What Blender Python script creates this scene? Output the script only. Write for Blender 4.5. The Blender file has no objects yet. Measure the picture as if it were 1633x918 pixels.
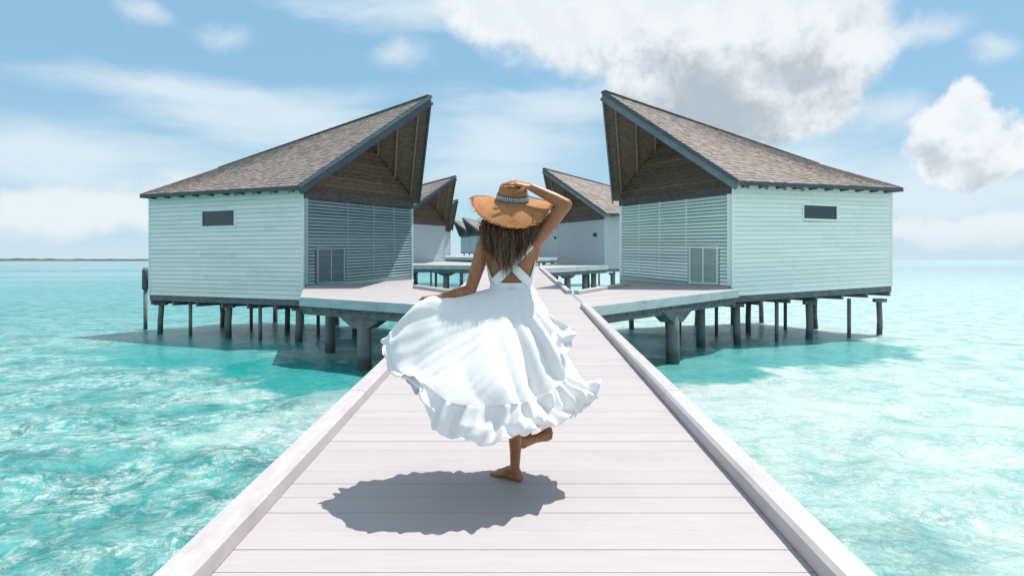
import bpy, bmesh, math, random
import numpy as np
from mathutils import Vector, Matrix, noise, Quaternion

random.seed(7)
R = math.radians
S = bpy.context.scene
COL = S.collection

# ------------------------------------------------------------------ camera
EYE = 2.6                      # metres above the water
F = 1000.0 / 1633.0
cam_d = bpy.data.cameras.new('camera')
cam = bpy.data.objects.new('camera', cam_d); COL.objects.link(cam)
cam.location = (0, 0, EYE)
cam.rotation_euler = (R(90), 0, 0)
cam_d.sensor_width = 36; cam_d.lens = 36 * F
cam_d.shift_y = -45.0 / 1633.0
cam_d.clip_start = 0.05; cam_d.clip_end = 20000
S.camera = cam
S.view_settings.view_transform = 'Standard'
S.view_settings.look = 'None'
S.view_settings.gamma = 1
S.view_settings.exposure = 0.48
S.cycles.max_bounces = 6

# ------------------------------------------------------------------ sun
SUN_EL = R(68)
SH = Vector((0.88, 0.475)).normalized()          # horizontal direction towards the sun
to_sun = Vector((SH.x * math.cos(SUN_EL), SH.y * math.cos(SUN_EL), math.sin(SUN_EL)))
sun_d = bpy.data.lights.new('sun', 'SUN')
sun_d.energy = 4.2; sun_d.angle = R(0.55); sun_d.color = (1.0, 0.955, 0.9)
sun = bpy.data.objects.new('sun', sun_d); COL.objects.link(sun)
sun.location = (20, -20, 40)
sun.rotation_euler = (-to_sun).to_track_quat('-Z', 'Y').to_euler()

# ------------------------------------------------------------------ node helpers
def set_in(node, key, v):
    node.inputs[key].default_value = v

class NT:
    def __init__(s, tree): s.t = tree; s.n = tree.nodes; s.l = tree.links
    def new(s, typ, **kw):
        n = s.n.new(typ)
        for k, v in kw.items(): setattr(n, k, v)
        return n
    def link(s, a, b): s.l.new(a, b)
    def _in(s, sock, v):
        if v is None: return
        if isinstance(v, bpy.types.NodeSocket): s.l.new(v, sock)
        else: sock.default_value = v
    def math(s, op, a, b=None, c=None, clamp=False):
        n = s.n.new('ShaderNodeMath'); n.operation = op; n.use_clamp = clamp
        s._in(n.inputs[0], a); s._in(n.inputs[1], b); s._in(n.inputs[2], c)
        return n.outputs[0]
    def vmath(s, op, a, b=None, scale=None):
        n = s.n.new('ShaderNodeVectorMath'); n.operation = op
        s._in(n.inputs[0], a); s._in(n.inputs[1], b)
        if scale is not None: s._in(n.inputs['Scale'], scale)
        return n.outputs['Value'] if op in ('LENGTH', 'DOT_PRODUCT') else n.outputs['Vector']
    def comb(s, x=0.0, y=0.0, z=0.0):
        n = s.n.new('ShaderNodeCombineXYZ')
        s._in(n.inputs[0], x); s._in(n.inputs[1], y); s._in(n.inputs[2], z); return n.outputs[0]
    def sep(s, v):
        n = s.n.new('ShaderNodeSeparateXYZ'); s._in(n.inputs[0], v); return n.outputs
    def noise(s, vec, scale, detail=4, rough=0.55, dist=0.0, color=False):
        n = s.n.new('ShaderNodeTexNoise'); s._in(n.inputs['Vector'], vec)
        n.inputs['Scale'].default_value = scale; n.inputs['Detail'].default_value = detail
        n.inputs['Roughness'].default_value = rough; n.inputs['Distortion'].default_value = dist
        return n.outputs['Color'] if color else n.outputs['Fac']
    def mix(s, fac, a, b, blend='MIX'):
        n = s.n.new('ShaderNodeMix'); n.data_type = 'RGBA'; n.blend_type = blend
        s._in(n.inputs[0], fac)
        for sock, v in ((n.inputs[6], a), (n.inputs[7], b)):
            if isinstance(v, tuple): v = (v[0], v[1], v[2], 1)
            s._in(sock, v)
        return n.outputs[2]
    def smooth(s, v, a, b, lo=0.0, hi=1.0):
        n = s.n.new('ShaderNodeMapRange'); n.interpolation_type = 'SMOOTHSTEP'
        s._in(n.inputs[0], v)
        n.inputs[1].default_value = a; n.inputs[2].default_value = b
        n.inputs[3].default_value = lo; n.inputs[4].default_value = hi
        return n.outputs[0]

# ------------------------------------------------------------------ world: sky and clouds
w = bpy.data.worlds.new('World'); S.world = w; w.use_nodes = True
w.node_tree.nodes.clear()
k = NT(w.node_tree)
out = k.new('ShaderNodeOutputWorld'); bg = k.new('ShaderNodeBackground')
k.link(bg.outputs[0], out.inputs[0])
bg.inputs['Strength'].default_value = 0.084
sky = k.new('ShaderNodeTexSky', sky_type='NISHITA')
sky.sun_disc = False; sky.sun_elevation = SUN_EL
sky.sun_rotation = math.atan2(SH.x, SH.y)
sky.air_density = 1.0; sky.dust_density = 1.2; sky.ozone_density = 2.0
tc = k.new('ShaderNodeTexCoord')
D = tc.outputs['Generated']
dx, dy, dz = k.sep(D)
az = k.math('ARCTAN2', dx, dy)
hor = k.math('SQRT', k.math('ADD', k.math('MULTIPLY', dx, dx), k.math('MULTIPLY', dy, dy)))
el = k.math('ARCTAN2', dz, hor)
P0 = k.comb(az, el, 0.0)
warp = k.vmath('SUBTRACT', k.noise(D, 7.0, 6, 0.6, color=True), (0.5, 0.5, 0.5))
warp2 = k.vmath('SUBTRACT', k.noise(D, 2.2, 3, 0.5, color=True), (0.5, 0.5, 0.5))
PW = k.vmath('ADD', P0, k.vmath('SCALE', warp, scale=0.09))
PW = k.vmath('ADD', PW, k.vmath('SCALE', warp2, scale=0.05))
PS = k.vmath('ADD', P0, k.vmath('SCALE', warp, scale=0.035))
def ang(px, py):
    u = (px - 816.5) / 1000.0; v = (414 - py) / 1000.0
    return math.atan(u), math.atan(v / math.sqrt(1 + u * u))
def blob(px, py, rx, ry, P=None):
    a, e = ang(px, py)
    c = 1.0 / (1.0 + ((px - 816.5) / 1000.0) ** 2)
    d = k.vmath('SUBTRACT', P or PW, (a, e, 0))
    d = k.vmath('MULTIPLY', d, (1000.0 / (rx * c), 1000.0 / (ry * math.sqrt(c)), 0.0))
    return k.math('SUBTRACT', 1.0, k.vmath('LENGTH', d))
def union(bl):
    o = bl[0]
    for b in bl[1:]: o = k.math('SMOOTH_MAX', o, b, 0.25)
    return o
fbm = k.noise(D, 13.0, 8, 0.6)
fb = k.math('SUBTRACT', fbm, 0.5)
# heaped clouds
cum = union([blob(*b) for b in (
    (880, -20, 230, 85), (1000, 45, 230, 85), (1160, 70, 240, 130), (1315, 75, 135, 115),
    (1200, 165, 170, 78), (1310, 150, 90, 80), (1090, 120, 140, 70))])
cum2 = union([blob(*b) for b in (
    (1535, 205, 70, 72), (1500, 245, 75, 55), (1582, 250, 62, 52), (1560, 285, 70, 25))])
low = union([blob(*b) for b in (
    (60, 335, 150, 52), (190, 335, 130, 45), (330, 320, 130, 42), (1520, 372, 130, 26), (1610, 368, 60, 26), (1440, 370, 50, 20))])
puff = union([blob(*b) for b in ((640, 98, 52, 30), (365, 47, 62, 26), (235, 25, 62, 22), (1590, 80, 50, 25), (1475, 60, 90, 28), (1435, 185, 80, 38))])
m_cum = k.smooth(k.math('ADD', cum, k.math('MULTIPLY', fb, 0.85)), -0.08, 0.34)
m_cum2 = k.smooth(k.math('ADD', cum2, k.math('MULTIPLY', fb, 1.3)), -0.02, 0.30)
m_low = k.math('MULTIPLY', k.smooth(k.math('ADD', low, k.math('MULTIPLY', fb, 1.3)), -0.2, 0.5), 0.85)
m_puff = k.math('MULTIPLY', k.smooth(k.math('ADD', puff, k.math('MULTIPLY', fb, 1.6)), -0.25, 1.1), 0.62)
up1 = k.math('SUBTRACT', k.noise(k.vmath('ADD', D, (0.006, 0.0, 0.016)), 13.0, 8, 0.6), 0.5)
relief = k.math('SUBTRACT', fb, up1)
billow = k.noise(k.vmath('ADD', D, k.vmath('SCALE', warp, scale=0.12)), 6.5, 7, 0.58)
billow_up = k.noise(k.vmath('ADD', k.vmath('ADD', D, (0.010, 0.0, 0.03)), k.vmath('SCALE', warp, scale=0.12)), 6.5, 7, 0.58)
relief = k.math('ADD', k.math('MULTIPLY', relief, 1.6), k.math('MULTIPLY', k.math('SUBTRACT', billow, billow_up), 3.2))
# thin veils, and unseen cloud beyond the view, thickened to whiten the ambient light
veil = union([blob(*b, P=PS) for b in (
    (130, 245, 420, 62), (450, 190, 260, 60), (790, 240, 170, 100), (900, 175, 170, 45),
    (1500, 320, 360, 90), (1250, 290, 260, 90), (300, 145, 300, 30), (700, 20, 260, 35))])
stretch = k.vmath('MULTIPLY', PS, (2.2, 9.0, 1.0))
streak = k.math('SUBTRACT', k.noise(stretch, 1.7, 6, 0.6, 0.4), 0.5)
m_veil = k.math('MULTIPLY', k.smooth(k.math('ADD', veil, k.math('MULTIPLY', streak, 1.9)), -0.2, 1.0), 0.80)
gen = k.math('SUBTRACT', k.noise(D, 2.3, 7, 0.6, 0.3), 0.5)
side = k.smooth(k.math('ABSOLUTE', az), 0.75, 1.1)
above = k.smooth(el, 0.42, 0.6)
m_gen = k.math('MULTIPLY', k.smooth(gen, -0.14, 0.10), k.math('MAXIMUM', side, above))
m_gen = k.math('MULTIPLY', m_gen, 0.75)
haze_f = k.smooth(el, 0.0, 0.30, 1.0, 0.0)
haze_f = k.math('POWER', haze_f, 1.5)
base = k.mix(0.68, sky.outputs[0], (2.75, 5.3, 7.3))
base = k.mix(k.math('MULTIPLY', haze_f, 0.72), base, (4.9, 6.8, 7.9))
dark = union([blob(*b) for b in ((1140, 140, 190, 70), (1200, 180, 190, 45))])
shade = k.smooth(k.math('ADD', dark, k.math('ADD', k.math('MULTIPLY', fb, 0.8), k.math('MULTIPLY', relief, -1.0))), -0.45, 0.8)
cumcol = k.mix(k.math('MULTIPLY', shade, 0.97), (7.6, 7.9, 8.2), (4.2, 4.85, 5.4))
cumcol = k.mix(k.math('MULTIPLY', k.smooth(relief, -0.30, 0.22, 1.0, 0.0), 0.30), cumcol, k.mix(1.0, cumcol, (0.74, 0.79, 0.84), 'MULTIPLY'))
dark2 = union([blob(*b) for b in ((1560, 272, 75, 40), (1500, 268, 50, 25))])
shade2 = k.smooth(k.math('ADD', dark2, k.math('ADD', k.math('MULTIPLY', fb, 1.0), k.math('MULTIPLY', relief, -1.6))), -0.5, 0.8)
cum2col = k.mix(k.math('MULTIPLY', shade2, 0.8), (7.8, 8.1, 8.4), (4.9, 5.6, 6.1))
cum2col = k.mix(k.math('MULTIPLY', k.smooth(relief, -0.30, 0.22, 1.0, 0.0), 0.38), cum2col, k.mix(1.0, cum2col, (0.74, 0.79, 0.84), 'MULTIPLY'))
c = k.mix(m_veil, base, (6.6, 7.5, 8.1))
c = k.mix(m_puff, c, (7.2, 7.8, 8.2))
c = k.mix(m_gen, c, (7.0, 7.5, 7.9))
c = k.mix(m_low, c, (7.4, 7.8, 8.1))
c = k.mix(m_cum, c, cumcol)
c = k.mix(m_cum2, c, cum2col)
c = k.mix(k.smooth(el, 0.0, 0.055, 0.75, 0.0), c, (5.6, 6.7, 7.5))
k.link(c, bg.inputs['Color'])

# ------------------------------------------------------------------ materials
def pbsdf(name):
    m = bpy.data.materials.new(name); m.use_nodes = True
    t = NT(m.node_tree); b = m.node_tree.nodes['Principled BSDF']
    return m, t, b

def simple(name, c1, c2, rough=0.6, scale=(1, 1, 1), nscale=4.0, bump=0.2, bdist=0.004, var=0.12,
           spec=0.4, stain=None, stain_scale=1.2, fine=None):
    """two-tone weathered surface: stretched noise, per-object tone, stains with their own shape"""
    m, t, b = pbsdf(name)
    co = t.new('ShaderNodeTexCoord').outputs['Object']
    oi = t.new('ShaderNodeObjectInfo')
    off = t.vmath('SCALE', (13.1, 7.7, 5.3), scale=oi.outputs['Random'])
    co = t.vmath('ADD', co, off)
    v = t.vmath('MULTIPLY', co, tuple(scale))
    n = t.noise(v, nscale, 7, 0.62)
    col = t.mix(t.smooth(n, 0.3, 0.7), c1, c2)
    if stain:
        n2 = t.noise(co, stain_scale, 6, 0.65, 0.4)
        col = t.mix(t.math('MULTIPLY', t.smooth(n2, 0.5, 0.72), stain[3]), col, stain[:3])
    hv = t.new('ShaderNodeHueSaturation')
    hv.inputs['Value'].default_value = 1
    t.link(t.math('ADD', t.math('MULTIPLY', oi.outputs['Random'], 2 * var), 1 - var), hv.inputs['Value'])
    t.link(col, hv.inputs['Color'])
    t.link(hv.outputs[0], b.inputs['Base Color'])
    b.inputs['Roughness'].default_value = rough
    b.inputs['Specular IOR Level'].default_value = spec
    bp = t.new('ShaderNodeBump'); bp.inputs['Strength'].default_value = bump; bp.inputs['Distance'].default_value = bdist
    t.link(n, bp.inputs['Height']); t.link(bp.outputs[0], b.inputs['Normal'])
    return m

M = {}
M['deck'] = simple('deck_board_composite', (0.375, 0.348, 0.352), (0.40, 0.372, 0.375), 0.62, (0.6, 7, 1), 5, 0.3, 0.0015, 0.026,
                   stain=(0.335, 0.31, 0.312, 0.4))
M['kerb'] = simple('kerb_timber', (0.40, 0.375, 0.38), (0.47, 0.445, 0.447), 0.6, (3, 0.5, 3), 6, 0.35, 0.003, 0.06,
                   stain=(0.29, 0.27, 0.265, 0.45))
M['fascia'] = simple('painted_deck_fascia', (0.36, 0.42, 0.44), (0.44, 0.51, 0.53), 0.6, (1, 1, 4), 3, 0.3, 0.003, 0.06,
                     stain=(0.2, 0.24, 0.25, 0.5))
M['siding'] = simple('aqua_white_painted_siding', (0.80, 0.80, 0.765), (0.87, 0.865, 0.835), 0.55, (0.5, 0.5, 9), 5, 0.35, 0.003, 0.055,
                     stain=(0.64, 0.67, 0.64, 0.4))
M['siding_green'] = simple('mint_white_painted_siding', (0.83, 0.875, 0.825), (0.89, 0.92, 0.875), 0.55, (0.5, 0.5, 9), 5, 0.35, 0.003, 0.045,
                           stain=(0.70, 0.76, 0.72, 0.35))
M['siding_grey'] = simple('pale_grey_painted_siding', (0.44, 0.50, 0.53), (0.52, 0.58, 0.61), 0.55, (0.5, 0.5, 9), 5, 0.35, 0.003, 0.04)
M['louvre'] = simple('blue_grey_louvre_paint', (0.27, 0.38, 0.40), (0.36, 0.48, 0.50), 0.5, (0.6, 0.6, 8), 4, 0.35, 0.003, 0.08)
M['louvre_green'] = simple('mint_louvre_paint', (0.76, 0.91, 0.86), (0.83, 0.94, 0.89), 0.5, (0.6, 0.6, 8), 4, 0.35, 0.003, 0.07)
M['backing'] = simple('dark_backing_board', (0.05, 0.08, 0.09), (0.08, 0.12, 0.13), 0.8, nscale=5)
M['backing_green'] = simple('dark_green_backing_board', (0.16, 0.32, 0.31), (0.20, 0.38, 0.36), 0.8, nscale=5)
M['trim'] = simple('painted_trim', (0.72, 0.78, 0.77), (0.80, 0.84, 0.83), 0.5, nscale=6, var=0.03)
M['fasciadark'] = simple('slate_blue_barge_board', (0.052, 0.066, 0.078), (0.075, 0.092, 0.105), 0.5, (1, 1, 1), 3, 0.2, 0.003, 0.08)
M['fascialight'] = simple('weathered_blue_barge_board', (0.12, 0.155, 0.175), (0.16, 0.20, 0.22), 0.5, (1, 1, 1), 3, 0.2, 0.003, 0.08)
M['shingle'] = simple('grey_cedar_shingle', (0.245, 0.20, 0.18), (0.33, 0.272, 0.248), 0.85, (1, 1, 1), 5.0, 0.5, 0.01, 0.05,
                      stain=(0.25, 0.215, 0.20, 0.45), stain_scale=2.2)
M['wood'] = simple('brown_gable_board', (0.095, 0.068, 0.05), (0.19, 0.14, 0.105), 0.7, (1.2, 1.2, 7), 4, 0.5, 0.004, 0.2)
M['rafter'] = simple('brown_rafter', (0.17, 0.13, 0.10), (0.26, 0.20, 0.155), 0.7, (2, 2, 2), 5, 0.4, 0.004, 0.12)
M['beam'] = simple('dark_weathered_beam', (0.06, 0.055, 0.052), (0.13, 0.115, 0.10), 0.8, (1, 1, 3), 5, 0.6, 0.006, 0.1)
M['under'] = simple('floor_beam_grey', (0.10, 0.11, 0.12), (0.19, 0.20, 0.21), 0.8, (1, 1, 3), 4, 0.6, 0.006, 0.15)
M['metal'] = simple('dark_metal', (0.04, 0.05, 0.055), (0.07, 0.08, 0.085), 0.4, nscale=8)
M['hide'] = M['under']

def island_tone(m, amt):
    """each separate piece gets a tone of its own"""
    t = NT(m.node_tree); b = m.node_tree.nodes['Principled BSDF']
    src = b.inputs['Base Color'].links[0].from_socket
    g = t.new('ShaderNodeNewGeometry')
    h = t.new('ShaderNodeHueSaturation')
    t.link(t.math('ADD', t.math('MULTIPLY', g.outputs['Random Per Island'], 2 * amt), 1 - amt), h.inputs['Value'])
    t.link(src, h.inputs['Color']); t.link(h.outputs[0], b.inputs['Base Color'])
island_tone(M['shingle'], 0.17)
def pile_mat():
    m, t, b = pbsdf('concrete_pile')
    geo = t.new('ShaderNodeNewGeometry').outputs['Position']
    x, y, z = t.sep(geo)
    n = t.noise(geo, 5.0, 7, 0.65)
    n2 = t.noise(t.vmath('MULTIPLY', geo, (6, 6, 0.7)), 2.0, 5, 0.6)
    col = t.mix(n, (0.12, 0.125, 0.13), (0.25, 0.25, 0.25))
    col = t.mix(t.math('MULTIPLY', t.smooth(n2, 0.45, 0.7), 0.5), col, (0.12, 0.13, 0.135))
    wet = t.smooth(t.math('ADD', z, t.math('MULTIPLY', n, 0.35)), 0.35, 0.62, 1.0, 0.0)   # weed and wet tide line
    col = t.mix(t.math('MULTIPLY', wet, 0.9), col, (0.035, 0.055, 0.05))
    t.link(col, b.inputs['Base Color'])
    t.link(t.math('SUBTRACT', 0.8, t.math('MULTIPLY', wet, 0.4)), b.inputs['Roughness'])
    bp = t.new('ShaderNodeBump'); bp.inputs['Strength'].default_value = 0.6; bp.inputs['Distance'].default_value = 0.02
    t.link(n, bp.inputs['Height']); t.link(bp.outputs[0], b.inputs['Normal'])
    return m
M['pile'] = pile_mat()

def glass_mat():
    m, t, b = pbsdf('dark_window_glass')
    b.inputs['Base Color'].default_value = (0.02, 0.05, 0.06, 1)
    b.inputs['Roughness'].default_value = 0.08
    b.inputs['Specular IOR Level'].default_value = 0.6
    return m
M['glass'] = glass_mat()

def water_mat():
    m, t, b = pbsdf('lagoon_water')
    geo = t.new('ShaderNodeNewGeometry').outputs['Position']
    x, y, z = t.sep(geo)
    P = t.comb(x, y, 0.0)
    wv = t.vmath('SUBTRACT', t.noise(P, 0.9, 4, 0.6, color=True), (0.5, 0.5, 0.5))
    Pw = t.vmath('ADD', P, t.vmath('SCALE', wv, scale=1.1))
    big = t.noise(P, 0.055, 4, 0.55, 0.6)
    mid = t.noise(Pw, 1.15, 8, 0.68)
    fine = t.noise(Pw, 4.5, 8, 0.70, 0.4)
    # depth: a pale sand bank lies to the right, deeper turquoise to the left
    bank = t.smooth(t.math('ADD', x, t.math('MULTIPLY', t.math('SUBTRACT', big, 0.5), 16.0)), -1.5, 4.0)
    left = t.mix(t.smooth(mid, 0.30, 0.68), (0.004, 0.145, 0.15), (0.08, 0.38, 0.36))
    right = t.mix(t.smooth(mid, 0.32, 0.66), (0.20, 0.43, 0.41), (0.52, 0.63, 0.60))
    col = t.mix(bank, left, right)
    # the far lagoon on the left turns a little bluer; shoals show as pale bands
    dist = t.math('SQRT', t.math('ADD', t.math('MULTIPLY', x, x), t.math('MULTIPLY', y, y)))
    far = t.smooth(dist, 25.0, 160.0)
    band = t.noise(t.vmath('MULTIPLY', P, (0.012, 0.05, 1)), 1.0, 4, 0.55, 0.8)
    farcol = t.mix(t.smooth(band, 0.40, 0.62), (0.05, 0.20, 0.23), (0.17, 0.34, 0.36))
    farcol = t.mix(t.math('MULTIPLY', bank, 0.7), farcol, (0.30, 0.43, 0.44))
    col = t.mix(t.math('MULTIPLY', far, 0.85), col, farcol)  # far tint also carries distance haze, painted into the water colour
    # darker weed and wave hollows
    dk = t.smooth(t.noise(Pw, 0.8, 5, 0.6, 0.8), 0.58, 0.72)
    near = t.smooth(dist, 10.0, 45.0, 1.0, 0.0)
    col = t.mix(t.math('MULTIPLY', t.math('MULTIPLY', dk, 0.55), near), col, t.mix(bank, (0.004, 0.16, 0.18), (0.12, 0.46, 0.45)))
    # sand sifting through: broad pale patches beside the houses
    sand = t.smooth(t.noise(t.vmath('MULTIPLY', P, (0.5, 1.0, 1)), 0.33, 5, 0.6, 1.0), 0.56, 0.70)
    sand = t.math('MULTIPLY', sand, t.smooth(y, 4.0, 9.0))
    col = t.mix(t.math('MULTIPLY', t.math('MULTIPLY', sand, 0.5), near), col, (0.50, 0.66, 0.62))
    # shade below and in front of the villas, painted into the water colour
    def oval(cx, cy, rx, ry):
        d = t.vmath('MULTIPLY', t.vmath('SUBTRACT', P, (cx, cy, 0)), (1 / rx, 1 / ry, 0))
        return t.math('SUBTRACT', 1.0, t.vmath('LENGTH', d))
    villa_shade = t.math('MAXIMUM', t.math('MAXIMUM', oval(-6.2, 19.3, 6.5, 5.2), oval(-3.2, 14.6, 2.8, 3.4)), t.math('MAXIMUM', oval(6.3, 19.0, 5.6, 4.2), oval(3.6, 15.2, 2.6, 2.6)))
    villa_shade = t.smooth(t.math('ADD', villa_shade, t.math('MULTIPLY', t.math('SUBTRACT', t.noise(P, 0.9, 6, 0.65, 0.5), 0.5), 0.8)), 0.0, 0.16)
    col = t.mix(t.math('MULTIPLY', villa_shade, 0.82), col, t.mix(fine, (0.0, 0.20, 0.20), (0.005, 0.35, 0.34)))
    pale = t.math('MAXIMUM', t.math('MAXIMUM', oval(-4.9, 17.4, 2.3, 1.3), oval(-2.7, 10.8, 1.8, 3.0)), oval(4.6, 11.3, 2.8, 2.6))
    pale = t.smooth(t.math('ADD', pale, t.math('MULTIPLY', t.math('SUBTRACT', t.noise(P, 1.3, 8, 0.7, 0.6), 0.5), 1.6)), 0.0, 0.7)
    col = t.mix(t.math('MULTIPLY', pale, 0.62), col, (0.50, 0.58, 0.57))
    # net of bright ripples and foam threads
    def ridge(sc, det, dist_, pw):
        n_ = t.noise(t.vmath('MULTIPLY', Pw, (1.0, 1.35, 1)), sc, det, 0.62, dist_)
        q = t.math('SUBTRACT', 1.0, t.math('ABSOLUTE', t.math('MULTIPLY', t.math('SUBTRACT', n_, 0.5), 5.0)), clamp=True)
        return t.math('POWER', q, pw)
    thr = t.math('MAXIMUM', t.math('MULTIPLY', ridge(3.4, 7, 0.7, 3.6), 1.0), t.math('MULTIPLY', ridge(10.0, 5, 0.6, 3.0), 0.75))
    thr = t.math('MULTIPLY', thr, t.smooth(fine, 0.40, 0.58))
    off_shade = t.math('SUBTRACT', 1.0, t.math('MULTIPLY', villa_shade, 0.85))
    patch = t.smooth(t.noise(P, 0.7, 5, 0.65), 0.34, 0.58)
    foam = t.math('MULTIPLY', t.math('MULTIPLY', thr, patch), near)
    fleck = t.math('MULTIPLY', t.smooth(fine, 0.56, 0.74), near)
    foam = t.math('MULTIPLY', t.math('MAXIMUM', t.math('MULTIPLY', foam, 0.9), t.math('MULTIPLY', fleck, 0.75)), off_shade)
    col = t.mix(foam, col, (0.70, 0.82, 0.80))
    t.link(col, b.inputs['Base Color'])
    b.inputs['Roughness'].default_value = 0.16
    b.inputs['IOR'].default_value = 1.33
    b.inputs['Specular IOR Level'].default_value = 0.17
    bp = t.new('ShaderNodeBump'); bp.inputs['Strength'].default_value = 0.9; bp.inputs['Distance'].default_value = 0.10
    w2 = t.noise(t.vmath('MULTIPLY', Pw, (1.0, 1.7, 1)), 2.0, 9, 0.68, 0.4)
    h = t.math('ADD', t.math('MULTIPLY', w2, 1.0), t.math('MULTIPLY', thr, 0.12))
    t.link(h, bp.inputs['Height']); t.link(bp.outputs[0], b.inputs['Normal'])
    return m
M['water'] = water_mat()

def skin_mat():
    m, t, b = pbsdf('tanned_skin')
    co = t.new('ShaderNodeTexCoord').outputs['Object']
    n = t.smooth(t.math('ADD', t.math('MULTIPLY', t.noise(co, 9.0, 6, 0.6), 0.6), t.math('MULTIPLY', t.noise(co, 60.0, 4, 0.6), 0.4)), 0.35, 0.65)
    col = t.mix(n, (0.26, 0.10, 0.042), (0.37, 0.155, 0.068))
    t.link(col, b.inputs['Base Color'])
    b.inputs['Roughness'].default_value = 0.42
    b.inputs['Subsurface Weight'].default_value = 0.12
    b.inputs['Subsurface Radius'].default_value = (0.02, 0.008, 0.004)
    b.inputs['Subsurface Scale'].default_value = 0.5
    return m
M['skin'] = skin_mat()

def cloth_mat():
    m, t, b = pbsdf('white_cotton')
    co = t.new('ShaderNodeTexCoord').outputs['Object']
    n = t.noise(co, 14.0, 5, 0.6)
    n2 = t.noise(co, 420.0, 2, 0.5)
    n3 = t.noise(t.vmath('MULTIPLY', co, (5, 5, 2.0)), 3.0, 4, 0.55, 0.6)
    t.link(t.mix(n, (0.83, 0.83, 0.835), (0.88, 0.88, 0.885)), b.inputs['Base Color'])
    b.inputs['Roughness'].default_value = 0.85
    b.inputs['Specular IOR Level'].default_value = 0.2
    b.inputs['Sheen Weight'].default_value = 0.15
    h = t.math('ADD', t.math('MULTIPLY', n2, 0.05), t.math('MULTIPLY', n3, 0.45))
    bp = t.new('ShaderNodeBump'); bp.inputs['Strength'].default_value = 0.35; bp.inputs['Distance'].default_value = 0.02
    t.link(h, bp.inputs['Height']); t.link(bp.outputs[0], b.inputs['Normal'])
    tr = t.new('ShaderNodeBsdfTranslucent'); tr.inputs['Color'].default_value = (0.8, 0.82, 0.86, 1)
    mx = t.new('ShaderNodeMixShader'); mx.inputs[0].default_value = 0.12
    o = m.node_tree.nodes['Material Output']
    t.link(b.outputs[0], mx.inputs[1]); t.link(tr.outputs[0], mx.inputs[2]); t.link(mx.outputs[0], o.inputs[0])
    return m
M['cloth'] = cloth_mat()

def straw_mat():
    m, t, b = pbsdf('woven_straw')
    co = t.new('ShaderNodeTexCoord').outputs['Object']
    x, y, z = t.sep(co)
    r = t.math('SQRT', t.math('ADD', t.math('MULTIPLY', x, x), t.math('MULTIPLY', y, y)))
    a = t.math('ARCTAN2', x, y)
    weave = t.math('SINE', t.math('MULTIPLY', t.math('ADD', r, z), 900.0))
    w2 = t.math('SINE', t.math('MULTIPLY', a, 150.0))
    wv = t.math('MULTIPLY', weave, w2)
    n = t.noise(co, 22.0, 5, 0.6)
    f = t.math('ADD', t.math('MULTIPLY', wv, 0.22), n, clamp=True)
    t.link(t.mix(f, (0.24, 0.085, 0.028), (0.60, 0.275, 0.095)), b.inputs['Base Color'])
    b.inputs['Roughness'].default_value = 0.75
    bp = t.new('ShaderNodeBump'); bp.inputs['Strength'].default_value = 0.5; bp.inputs['Distance'].default_value = 0.003
    t.link(wv, bp.inputs['Height']); t.link(bp.outputs[0], b.inputs['Normal'])
    return m
M['straw'] = straw_mat()
M['fringe'] = simple('straw_fringe', (0.40, 0.17, 0.05), (0.66, 0.33, 0.12), 0.7, nscale=30)
M['band'] = simple('dark_hat_band', (0.05, 0.06, 0.07), (0.10, 0.11, 0.12), 0.6, nscale=30)
M['bandlight'] = simple('pale_band_pattern', (0.45, 0.45, 0.42), (0.6, 0.6, 0.56), 0.6, nscale=30)

def hair_mat():
    m, t, b = pbsdf('brown_hair')
    co = t.new('ShaderNodeTexCoord').outputs['Object']
    x, y, z = t.sep(co)
    n = t.noise(t.vmath('MULTIPLY', co, (60, 60, 3)), 1.0, 4, 0.6)
    col = t.mix(t.smooth(n, 0.35, 0.7), (0.035, 0.018, 0.010), (0.19, 0.095, 0.045))
    tip = t.smooth(z, 1.15, 1.42, 1.0, 0.0)
    col = t.mix(t.math('MULTIPLY', t.math('MULTIPLY', tip, t.smooth(n, 0.45, 0.62)), 0.6), col, (0.38, 0.22, 0.11))
    t.link(col, b.inputs['Base Color'])
    b.inputs['Roughness'].default_value = 0.42
    b.inputs['Specular IOR Level'].default_value = 0.5
    return m
M['hair'] = hair_mat(); island_tone(M['hair'], 0.55)
M['island'] = simple('distant_island_green', (0.035, 0.06, 0.06), (0.07, 0.10, 0.09), 0.9, (0.01, 0.01, 0.05), 3)
M['sandbar'] = simple('pale_sand', (0.16, 0.26, 0.29), (0.22, 0.32, 0.34), 0.9, (0.01, 0.01, 0.05), 3)

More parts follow.
